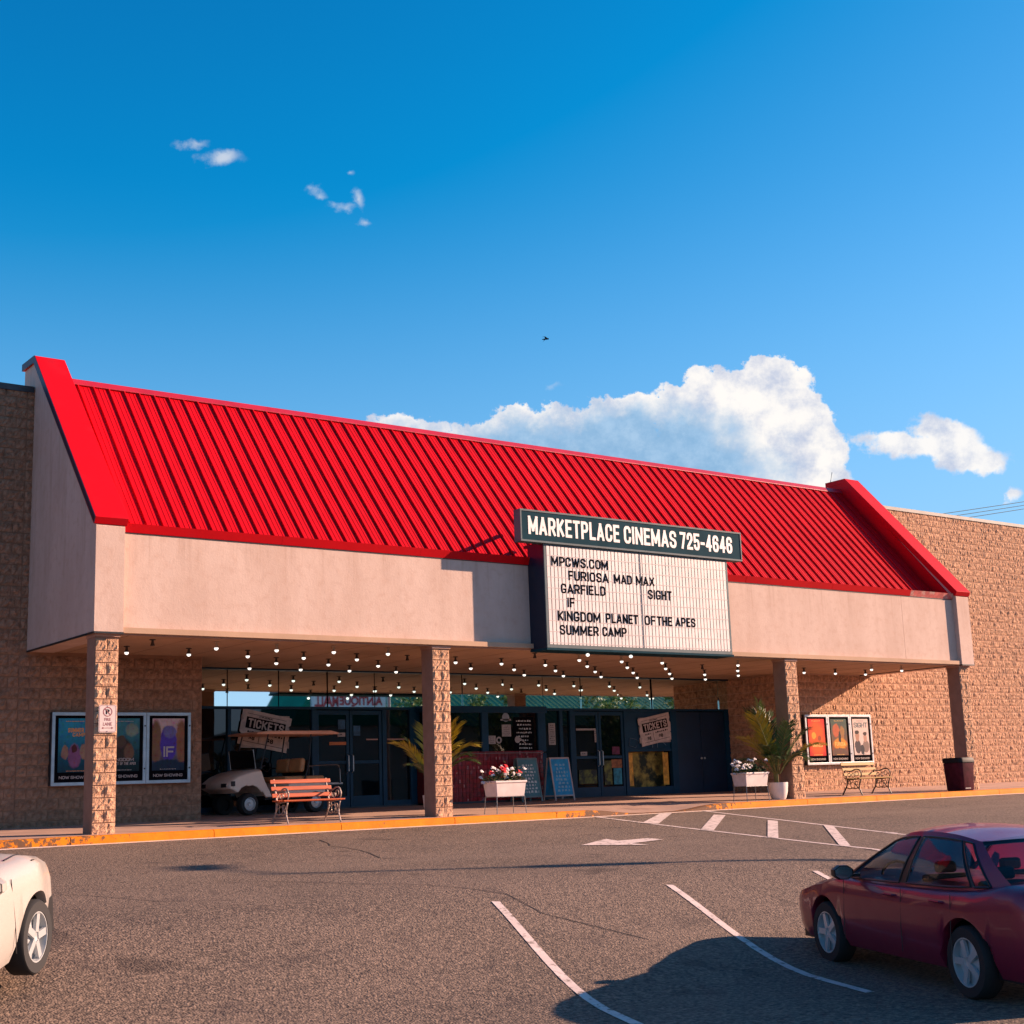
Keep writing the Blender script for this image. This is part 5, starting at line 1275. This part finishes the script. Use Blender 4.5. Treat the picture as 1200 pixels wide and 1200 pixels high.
def car_paint(name, col, rough=0.25, metal=0.3):
    m = bpy.data.materials.new(name); m.use_nodes = True; n = NT(m.node_tree); b = n.n['Principled BSDF']
    tc = n.new('ShaderNodeTexCoord').outputs['Object']; f, _ = n.noise(tc, 400, 2, 0.5); g, _ = n.noise(tc, 1.5, 5, 0.6)
    n.l.new(n.mix(n.ramp(f, 0.35, 0.65), tuple(x*0.8 for x in col), tuple(min(1, x*1.25) for x in col)), b.inputs['Base Color'])
    b.inputs['Metallic'].default_value = metal; n.l.new(n.ramp(g, 0.3, 0.8, rough, rough+0.18), b.inputs['Roughness']); b.inputs['Coat Weight'].default_value = 0.45; b.inputs['Coat Roughness'].default_value = 0.04
    return m
def lerp(a, b, t): return a + (b-a)*t
def interp(tab, x):
    for (x0, y0), (x1, y1) in zip(tab[:-1], tab[1:]):
        if x <= x1: t = max(0, min(1, (x-x0)/(x1-x0))); t = t*t*(3-2*t)*0.5 + t*0.5; return lerp(y0, y1, t)
    return tab[-1][1]
def car(name, label, cat, x, y, heading, paint, spec, zoff=0.0):
    """heading: angle of the nose from +Y towards +X"""
    Fw = Vector((math.sin(heading), math.cos(heading))); za = gz(x+Fw.x*1.35, y+Fw.y*1.35); zb = gz(x-Fw.x*1.35, y-Fw.y*1.35)
    pitch = math.atan2(za-zb, 2.7)
    t = thing(name, label, cat, (x, y, (za+zb)/2+zoff), rot=(0, -pitch, math.pi/2-heading))
    L, hw = spec['L'], spec['hw']; top = spec['top']; wid = spec['wid']; Rw = spec.get('Rw', 0.32); ax = spec['ax']
    # lower body: stations along the length
    mb = MB(); ns = 88; prof_n = 13; vs = []
    for i in range(ns+1):
        u = L/2 - L*i/ns; zt = interp(top, -u); w = hw*interp(wid, -u); zbot = 0.22
        for a in ax:
            d = abs(u-a); Ra = Rw+0.07
            if d < Ra: zbot = max(zbot, Rw-0.02 + math.sqrt(Ra*Ra-d*d))
        end = min(1, (L/2-abs(u))/0.16+0.02); end = math.sqrt(max(0, 1-(1-end)**2)) if end < 1 else 1
        zm = lerp(0.55, zt, 1.0)
        ring = []
        sh = zt-0.0
        pts = [(0.90, zbot), (0.97, max(zbot+0.01, 0.34)), (1.0, max(zbot+0.02, 0.52)), (0.995, max(zbot+0.03, lerp(0.52, sh, 0.55))), (0.965, lerp(0.52, sh, 0.86)), (0.86, sh), (0.55, sh+0.030), (0.0, sh+0.045)]
        for fw_, z in pts:
            zc = 0.55; ring.append((u, w*fw_*lerp(0.80, 1, end), zc + (z-zc)*lerp(0.72, 1, end)))
        full = ring + [(p[0], -p[1], p[2]) for p in ring[-2::-1]]
        vs += full
    k = 15; fs = [(i*k+j, i*k+j+1, (i+1)*k+j+1, (i+1)*k+j) for i in range(ns) for j in range(k-1)]
    fs += [tuple(range(k)), tuple(ns*k+j for j in range(k))]
    mb.add(vs, fs); body = mb.build('body', paint, t, smooth=48)
    # dark underside and wheel wells
    ub = MB(); ub.box(-L/2+0.2, L/2-0.2, -hw*0.82, hw*0.82, 0.20, 0.50); ub.build('underbody', m_trim, t)
    for a in ax:
        for s in (-1, 1):
            w = thing('wheel', None, None, (a, s*(hw-0.13), Rw)); w.parent = t
            q = MB(); q.lathe([(Rw*0.66, -0.03), (Rw*0.68, -0.10), (Rw*0.94, -0.10), (Rw, -0.075), (Rw, 0.075), (Rw*0.94, 0.10), (Rw*0.68, 0.10), (Rw*0.66, 0.03)], 32, (0, 0, 0), 'y'); q.build('tyre', m_tyre, w, smooth=40)
            q = MB(); q.lathe([(0.0, s*0.07), (0.05, s*0.08), (0.055, s*0.06), (Rw*0.60, s*0.035), (Rw*0.64, s*0.095), (Rw*0.68, s*0.095), (Rw*0.665, s*0.02), (0.0, s*0.02)], 32, (0, 0, 0), 'y')
            for kk in range(5):
                a2 = kk*2*math.pi/5; c, s_ = math.cos(a2), math.sin(a2); r0, r1 = 0.04, Rw*0.62; h_ = 0.030
                P8 = [(c*r0 - s_*h_, s_*r0 + c*h_), (c*r0 + s_*h_, s_*r0 - c*h_), (c*r1 + s_*h_, s_*r1 - c*h_), (c*r1 - s_*h_, s_*r1 + c*h_)]
                q.prism([(p[0], p[1]) for p in P8], 'y', s*0.06, s*0.088)
            q.build('rim', m_hub, w, smooth=30)
    # greenhouse: ruled side surface between belt line and roof line
    T, B = spec['T'], spec['B']
    Tc = curve_pts([(p[0], p[1], p[2]) for p in T], 8); Bc = curve_pts([(p[0], p[1], p[2]) for p in B], 8)
    def at(C, s):
        f = s*(len(C)-1); i = min(int(f), len(C)-2); return C[i].lerp(C[i+1], f-i)
    def S(s, v, side, off=0.0):
        p = at(Bc, s).lerp(at(Tc, s), v); bulge = 0.03*math.sin(math.pi*v); return Vector((p.x, side*(p.y + bulge + off), p.z))
    def patch(mb, s0, s1, v0, v1, side, off=0.0, n=6, mi=0):
        m2 = 4; vs = [S(lerp(s0, s1, i/n), lerp(v0, v1, j/m2), side, off) for i in range(n+1) for j in range(m2+1)]
        mb.add(vs, [(i*(m2+1)+j, i*(m2+1)+j+1, (i+1)*(m2+1)+j+1, (i+1)*(m2+1)+j) for i in range(n) for j in range(m2)], mi)
    vr = 0.90; wins = spec['wins']
    sh = MB()
    for side in (-1, 1):
        patch(sh, 0, 1, vr, 1.0, side, n=24)                     # roof rail
        patch(sh, 0, 1, -0.04, 0.02, side, n=24)
        prev = 0.0
        for (a, b, nm) in wins + [(1.0, 1.0, '')]:
            paintp = (prev == 0.0 or a == 1.0)
            patch(sh, prev, a, 0.02, vr, side, mi=0 if paintp else 1, n=8); prev = b
    # roof
    n = 26; m2 = 12; vs = []
    for i in range(n+1):
        p = S(i/n, 1.0, 1)
        for j in range(m2+1):
            y = lerp(-p.y, p.y, j/m2); vs.append((p.x + spec.get('bow', 0.0)*(1-(y/p.y)**2)*(1-i/n) - spec.get('bowr', 0.05)*(1-(y/p.y)**2)*(i/n), y, p.z + 0.055*(1-(y/p.y)**2)*(0.35+0.65*math.sin(math.pi*min(1, i/n+0.15)))))
    sh.add(vs, [(i*(m2+1)+j, i*(m2+1)+j+1, (i+1)*(m2+1)+j+1, (i+1)*(m2+1)+j) for i in range(n) for j in range(m2)])
    sh.build('roof_shell', [paint, m_trim], t, smooth=50, weld=True)
    hl = MB(); hl.add([(v[0], v[1]*0.97, v[2]-0.035) for v in vs], [(i*(m2+1)+j, i*(m2+1)+j+1, (i+1)*(m2+1)+j+1, (i+1)*(m2+1)+j) for i in range(n) for j in range(m2)]); hl.build('headliner', mat('headliner', (0.16, 0.15, 0.14), 0.9), t, smooth=50)
    for side in (-1, 1):
        for (a, b, nm) in wins:
            g = MB(); patch(g, a, b, 0.02, vr, side, off=-0.012, n=8); g.build('side_window', m_carglass, t, smooth=True)
            # rubber surround
            e = MB(); loop = [S(lerp(a, b, i/8), 0.02, side, 0.002) for i in range(9)] + [S(b, lerp(0.02, vr, i/4), side, 0.002) for i in range(1, 5)] + [S(lerp(b, a, i/8), vr, side, 0.002) for i in range(1, 9)] + [S(a, lerp(vr, 0.02, i/4), side, 0.002) for i in range(1, 4)]
            e.tube(loop, 0.011, 5, closed=True); e.build('window_seal', m_trim, t)
    def screen(s, nm, bow):
        g = MB(); n = 10; m2 = 5; vs = []
        for j in range(m2+1):
            p = S(s, lerp(-0.02, 1.0, j/m2), 1)
            for i in range(n+1):
                y = lerp(-p.y, p.y, i/n); q = 1-(y/p.y)**2; vs.append((p.x + bow*q*lerp(1.0, 0.35, j/m2), y, p.z + 0.045*q))
        g.add(vs, [(j*(n+1)+i, j*(n+1)+i+1, (j+1)*(n+1)+i+1, (j+1)*(n+1)+i) for j in range(m2) for i in range(n)]); g.build(nm, m_carglass, t, smooth=True)
    screen(0.0, 'windshield', 0.22); screen(1.0, 'rear_window', -0.14)
    # interior
    it = MB(); sx = spec['seat']
    for xx in sx:
        for yy in (-0.36, 0.36):
            it.box(xx-0.28, xx+0.22, yy-0.24, yy+0.24, 0.45, 0.62); it.box(xx-0.36, xx-0.24, yy-0.23, yy+0.23, 0.6, 1.00); it.box(xx-0.36, xx-0.28, yy-0.11, yy+0.11, 1.01, 1.12)
    it.build('seats', m_int, t, bevel=0.03)
    d = MB(); bx = B[0][0]; d.box(bx-0.35, bx+0.1, -hw*0.8, hw*0.8, 0.6, spec['belt']-0.02); d.tube([(bx-0.42, 0.36+0.18*math.cos(k*0.5236), spec['belt']-0.02+0.16*math.sin(k*0.5236)) for k in range(12)], 0.015, 6, closed=True); d.build('dashboard', m_int, t)
    # mirrors
    for s in (-1, 1):
        mp = spec['mir']; q = MB()
        c = Vector((mp[0], s*mp[1], mp[2])); prof = []
        for i in range(8):
            a = 2*math.pi*i/8+0.39; prof.append((0.115*math.cos(a), 0.075*math.sin(a)))
        vs = []; 
        for k_, (dx, sc) in enumerate(((-0.05, 1.0), (0.0, 1.06), (0.05, 0.92), (0.085, 0.5))): vs += [(c.x+dx, c.y+p[0]*sc, c.z+p[1]*sc) for p in prof]
        fs = [(i*8+j, i*8+(j+1) % 8, (i+1)*8+(j+1) % 8, (i+1)*8+j) for i in range(3) for j in range(8)] + [tuple(24+j for j in range(8))]
        q.add(vs, fs); q.box(c.x-0.02, c.x+0.04, c.y-s*0.20, c.y-s*0.08, c.z-0.05, c.z-0.02)
        o = q.build('side_mirror', m_trim if spec.get('dark_mirror', True) else paint, t, smooth=50)
        q = MB(); q.add([(c.x-0.046, c.y+p[0]*0.9, c.z+p[1]*0.88) for p in prof], [tuple(range(8))]); q.build('mirror_glass', m_chrome, o)
    # shut lines, handles, lamps
    for s in (-1, 1):
        for xx in spec['doors']:
            hb = MB(); hb.tube([(xx, s*(hw*interp(wid, -xx)*1.0), z) for z in (0.30, 0.52)] + [(xx-0.02, s*(hw*interp(wid, -xx)*0.985), spec['belt']-0.04)], 0.004, 4); hb.build('door_gap', m_trim, t)
    for s in (-1, 1):
        for xx in spec['handles']:
            h2 = MB(); yy = hw*interp(wid, -xx)*0.985; h2.tube([(xx-0.09, s*(yy-0.01), spec['belt']-0.12), (xx-0.08, s*(yy+0.03), spec['belt']-0.115), (xx+0.08, s*(yy+0.03), spec['belt']-0.115), (xx+0.09, s*(yy-0.01), spec['belt']-0.12)], 0.012, 6); h2.build('door_handle', paint, t)
        tl_ = MB(); tl_.lathe([(0.0, 0.05), (0.10, 0.04), (0.13, 0.0)], 12, (0, 0, 0), 'x'); o = tl_.build('tail_lamp', m_tail, t, smooth=True); o.location = (-L/2+0.06, s*(hw*0.68), 0.78); o.rotation_euler = (0, 0, math.pi)
    return t, body
m_maroon = car_paint('maroon_metallic', (0.19, 0.010, 0.035), 0.30, 0.25); m_wht = car_paint('white_car_paint', (0.36, 0.33, 0.30), 0.3, 0.0)
SEDAN = dict(L=4.55, hw=0.87, Rw=0.315, ax=(1.32, -1.30), belt=0.93, bow=0.16,
    top=[(-2.28, 0.60), (-2.05, 0.72), (-1.5, 0.84), (-1.05, 0.92), (-0.2, 0.92), (0.9, 0.93), (1.45, 0.95), (1.8, 1.00), (2.15, 0.99), (2.28, 0.90)],
    wid=[(-2.28, 0.80), (-1.9, 0.93), (-1.2, 0.99), (0.5, 1.0), (1.4, 0.98), (2.0, 0.92), (2.28, 0.84)],
    T=[(0.12, 0.56, 1.335), (-0.10, 0.575, 1.39), (-0.45, 0.58, 1.415), (-0.90, 0.565, 1.40), (-1.25, 0.53, 1.345)],
    B=[(1.02, 0.74, 0.90), (0.40, 0.80, 0.91), (-0.40, 0.80, 0.925), (-1.20, 0.77, 0.945), (-1.86, 0.66, 0.985)],
    wins=[(0.05, 0.435, 'front'), (0.475, 0.80, 'rear'), (0.815, 0.885, 'quarter')], seat=(0.0, -0.95), mir=(0.62, 0.98, 0.985), doors=(0.86, -0.28, -1.12), handles=(-0.10, -0.92))
car('maroon_sedan', 'maroon four door sedan parked at the lower right, seen from its left rear', 'car', 12.238, -14.163, 0.374, m_maroon, SEDAN)
BEETLE = dict(L=4.05, hw=0.86, Rw=0.31, ax=(1.20, -1.28), belt=0.95, bow=0.16,
    top=[(-2.03, 0.50), (-1.95, 0.70), (-1.72, 0.88), (-1.2, 0.99), (-0.7, 1.02), (0.5, 0.96), (1.2, 0.98), (1.7, 0.94), (1.95, 0.80), (2.03, 0.66)],
    wid=[(-2.03, 0.60), (-1.85, 0.80), (-1.3, 0.97), (0.5, 1.0), (1.4, 0.96), (1.85, 0.82), (2.03, 0.66)],
    T=[(0.25, 0.54, 1.38), (-0.05, 0.57, 1.46), (-0.5, 0.57, 1.49), (-1.0, 0.55, 1.45), (-1.40, 0.50, 1.34)],
    B=[(0.85, 0.72, 0.94), (0.30, 0.79, 0.95), (-0.40, 0.79, 0.96), (-1.10, 0.76, 0.97), (-1.70, 0.66, 0.99)],
    wins=[(0.06, 0.50, 'front'), (0.55, 0.86, 'rear')], seat=(-0.1, -0.95), mir=(0.10, 0.96, 1.0), doors=(0.75, -0.45), handles=(-0.25,), dark_mirror=False)
WX, WY, WH = 2.775, -11.086, 0.723
wc, wb = car('white_small_car', 'rounded white small car whose nose enters at the lower left edge', 'car', WX, WY, WH, m_wht, BEETLE, zoff=0.0)
for s in (-1, 1):
    for fr_, u0, u1 in ((0.80, 0.95, 1.80), (0.93, 1.25, 1.90)):
        q = MB(); q.tube([(lerp(u0, u1, k/10), s*(0.86*interp(BEETLE['wid'], -lerp(u0, u1, k/10)))*(fr_-0.12*k/10), interp(BEETLE['top'], -lerp(u0, u1, k/10)) + (0.012 if fr_ < 0.9 else -0.035)) for k in range(11)], 0.007, 5); q.build('hood_gap', m_trim, wc)
for s in (-1, 1):
    q = MB(); q.lathe([(0.0, 0.055), (0.07, 0.048), (0.10, 0.025), (0.115, 0.0)], 20, (0, 0, 0), 'x'); o = q.build('headlight', mat('lamp_glass', (0.25, 0.27, 0.28), 0.08, coat=1.0, metal=0.3), wc, smooth=True); o.location = (1.80, s*0.56, 0.665); o.rotation_euler = (0, -0.35, s*0.35)
    q = MB(); q.tube([(0.0, 0.13*math.cos(k*math.pi/10), 0.13*math.sin(k*math.pi/10)) for k in range(20)], 0.018, 6, closed=True); o2 = q.build('headlight_bezel', m_trim, wc, smooth=True); o2.location = (1.79, s*0.56, 0.665); o2.rotation_euler = (0, -0.35, s*0.35)
# ------------------------------------------------------------------ what stands across the lot (seen in the mirror glass)
zf = gz(30, -60)
m_green = mat('green_metal_roof', (0.006, 0.18, 0.105), 0.6, var=0.15, vs=0.4, spec=0.1); m_cream = mat('cream_wall', (0.50, 0.44, 0.36), 0.85, var=0.1, vs=0.6)
m_shopglass = glass_dark('shop_glass', (0.02, 0.03, 0.035), 0.8)
am = thing('antique_mall_building', 'cream shop with green roof and white ANTIQUE MALL sign, seen in the mirror glass', 'building', (54.0, -60, zf), R(180))
# local: -Y faces the cinema, +X runs towards smaller world X
mb = MB(); mb.box(-40, 4.6, 0, 18, 0, 7.0); mb.build('wall', m_cream, am)
mb = MB(); mb.prism([(-0.8, 6.9), (9, 12.6), (18.8, 6.9)], 'x', -40.5, -4.6); r = mb.build('green_roof', m_green, am)
mb = MB()
for k in range(60): mb.prism([(-0.8, 6.92), (9, 12.62), (9, 12.68), (-0.8, 6.98)], 'x', -40.4+k*0.6, -40.36+k*0.6)
mb.build('seams', m_green, r)
mb = MB(); mb.prism([(-3.6, 7.0), (-3.4, 11.2), (2.0, 11.2), (4.6, 7.0)], 'y', -0.5, 6); mb.build('gable_front', m_green, am)
mb = MB(); mb.prism([(-3.35, 8.7)] + [(-3.35+6.0*i/10, 8.7+0.2*math.sin(math.pi*i/10)) for i in range(1, 10)] + [(2.65, 8.7), (2.65, 10.4), (-3.35, 10.4)], 'y', -0.8, -0.55); mb.build('sign_board', m_white, am)
mb = MB(); put_text(mb, 'ANTIQUE', -3.05, 0.55, 9.05, 9.85, -0.83, 0.04); put_text(mb, 'MALL', 0.62, 2.45, 9.05, 9.85, -0.83, 0.04); mb.build('lettering', m_redp, am)
for k in range(9):
    mb = MB(); mb.box(-38+k*4.2, -35.4+k*4.2, -0.05, -0.01, 0.5, 2.9); mb.build('window', m_shopglass, am)
# trees: tapered trunk, limbs and leaf clumps
m_bark = mat('bark', (0.09, 0.06, 0.045), 0.95, var=0.3, vs=6, bump=0.6, bs=20, bd=0.02)
m_lf = [mat('leaf_dark', (0.05, 0.11, 0.02), 0.7, var=0.4, vs=2), mat('leaf_mid', (0.13, 0.20, 0.03), 0.7, var=0.4, vs=2), mat('leaf_sunlit', (0.50, 0.44, 0.08), 0.7, var=0.3, vs=2)]  # yellow leaves carry the sunlit highlights in their colour
def tree(x, y, h, r, label, seed, group='trees across the parking lot'):
    z = gz(x, y) if y < -0.7 else -0.35
    t = thing('tree', label, 'tree', (x, y, z), group=group); rr = random.Random(seed)
    mb = MB(); mb.tube([(0, 0, 0), (0.05, 0.02, h*0.25), (0.1, -0.1, h*0.55), (0, 0, h*0.85)], [0.20, 0.15, 0.10, 0.03], 8)
    cl = []
    for k in range(13):
        a = rr.uniform(0, 6.28); hh = h*rr.uniform(0.35, 0.85); R_ = r*rr.uniform(0.45, 0.95)*math.sqrt(max(0.1, 1-((hh-h*0.55)/(h*0.5))**2))
        e = (R_*math.cos(a), R_*math.sin(a), hh + h*0.1); mb.tube([(0, 0, hh*0.7), (e[0]*0.5, e[1]*0.5, hh*0.9), e], [0.07, 0.05, 0.02], 5); cl.append(e)
    mb.build('trunk', m_bark, t)
    for k in range(14): cl.append((rr.uniform(-r, r)*0.6, rr.uniform(-r, r)*0.6, h*rr.uniform(0.4, 1.0)))
    lf = MB()
    for c in cl:
        cr = r*rr.uniform(0.25, 0.42)
        for q in range(95):
            v = Vector((rr.gauss(0, 1), rr.gauss(0, 1), rr.gauss(0, 0.8))); v = v.normalized()*cr*rr.uniform(0.5, 1.05); p = Vector(c)+v
            s = rr.uniform(0.09, 0.19); a1 = Vector((rr.gauss(0, 1), rr.gauss(0, 1), rr.gauss(0, 1))).normalized(); a2 = a1.cross(Vector((rr.gauss(0, 1), rr.gauss(0, 1), rr.gauss(0, 1)))).normalized()
            lf.add([p-a1*s, p+a2*s*0.6, p+a1*s, p-a2*s*0.6], [(0, 1, 2, 3)], rr.choice((0, 0, 1, 1, 2)))
    o = lf.build('crown', m_lf, t); o['kind'] = 'stuff'
for i, (x, y, h, r, l) in enumerate([(59.5, -57, 10.6, 2.6, 'leafy tree just right of the mirrored ANTIQUE MALL sign'), (65.5, -56, 9.6, 2.2, 'small leafy tree second from the mirrored sign'), (75.5, -54, 10.0, 2.4, 'leafy tree mirrored above the booth window'),
        (80, -56, 10.4, 2.6, 'bushy tree mirrored above the exit doors'), (84.0, -54, 10.6, 2.6, 'yellow green tree mirrored left of the service doors'), (88.5, -55, 10.6, 2.6, 'tall tree mirrored at the right end of the glass'), (69, -40, 3.6, 1.6, 'low tree in the parking island across the lot')]):
    tree(x, y, h, r, l, 30+i)
# street light pole off to the right whose long shadow crosses the lot
top = Vector((8.561, -6.251, gz(8.56, -6.25))); tt = (8.0-top.z)/0.53; px_, py_ = top.x+1.36*tt, top.y-0.53*tt
lp = thing('light_pole', 'tall parking lot light pole whose shadow crosses the asphalt', 'light pole', (px_, py_, gz(px_, py_))); H = 8.0-gz(px_, py_)
mb = MB(); mb.tube([(0, 0, 0), (0, 0, H)], [0.10, 0.06], 12); mb.build('pole', m_steel, lp)
mb = MB(); mb.tube([(0, 0, H-0.1), (-0.1, 0.9, H+0.15)], 0.035, 8); mb.build('arm', m_steel, lp)
mb = MB(); mb.box(-0.28, 0.18, 0.8, 1.45, H+0.10, H+0.26); mb.build('lamp_head', m_capm, lp, bevel=0.03)
mb = MB(); mb.box(-0.16, 0.16, -0.16, 0.16, 0, 0.5); mb.build('base', mat('concrete', (0.35, 0.33, 0.30), 0.9, var=0.1), lp)
zc_ = (12.91-8.56)/1.36*0.53; mb = MB(); mb.box(-0.14, 0.14, -0.14, 0.14, H-zc_*1.0-0.35, H-zc_*1.0+0.35); mb.build('control_box', m_capm, lp)
# utility wires behind the building, upper right
for i, (za_, zb_) in enumerate(((16.2, 18.3), (15.75, 17.95), (15.5, 17.55))):
    P = []
    for k in range(13):
        u = k/12; P.append((58+u*55, 30, 16.39+(58+u*55-73.17)*0.183 - i*0.24 - 0.9*math.sin(math.pi*u)*0.15))
    mb = MB(); mb.tube(P, 0.022, 5); o = mb.build('power_line', mat('wire_green', (0.02, 0.07, 0.06), 0.6)); tagp(o, ['uppermost power line in the sky at the far right', 'middle power line in the sky at the far right', 'lowest power line in the sky at the far right'][i], 'power line')
# the small bird high over the roof
bd = Vector((0.59360, 0.74353, 0.30790)).normalized()*75 + Vector((0, CY, CZ))
bt = thing('bird', 'small dark bird flying in the blue sky above the roof', 'bird', bd, R(-40))
mb = MB(); mb.tube(curve_pts([(-0.20, 0, 0), (-0.10, 0, 0.0), (0.0, 0, 0.01), (0.09, 0, 0.015), (0.14, 0, 0.01), (0.17, 0, 0.0)], 3), [0.01]+[0.02]*2+[0.035]*3+[0.045]*3+[0.045]*3+[0.03]*2+[0.02]+[0.008], 8); mb.build('body', m_black, bt, smooth=True)
for s in (-1, 1):
    mb = MB(); mb.add([(0.08, s*0.02, 0.02), (-0.02, s*0.02, 0.02), (-0.06, s*0.22, 0.06), (-0.18, s*0.42, 0.0), (-0.02, s*0.26, 0.07), (0.06, s*0.14, 0.05)], [(0, 1, 2, 4, 5), (2, 3, 4)])
    mb.add([(0.08, s*0.02, 0.012), (-0.02, s*0.02, 0.012), (-0.06, s*0.22, 0.052), (-0.18, s*0.42, -0.004), (-0.02, s*0.26, 0.062), (0.06, s*0.14, 0.042)], [(5, 4, 2, 1, 0), (4, 3, 2)]); mb.build('wing', m_black, bt)
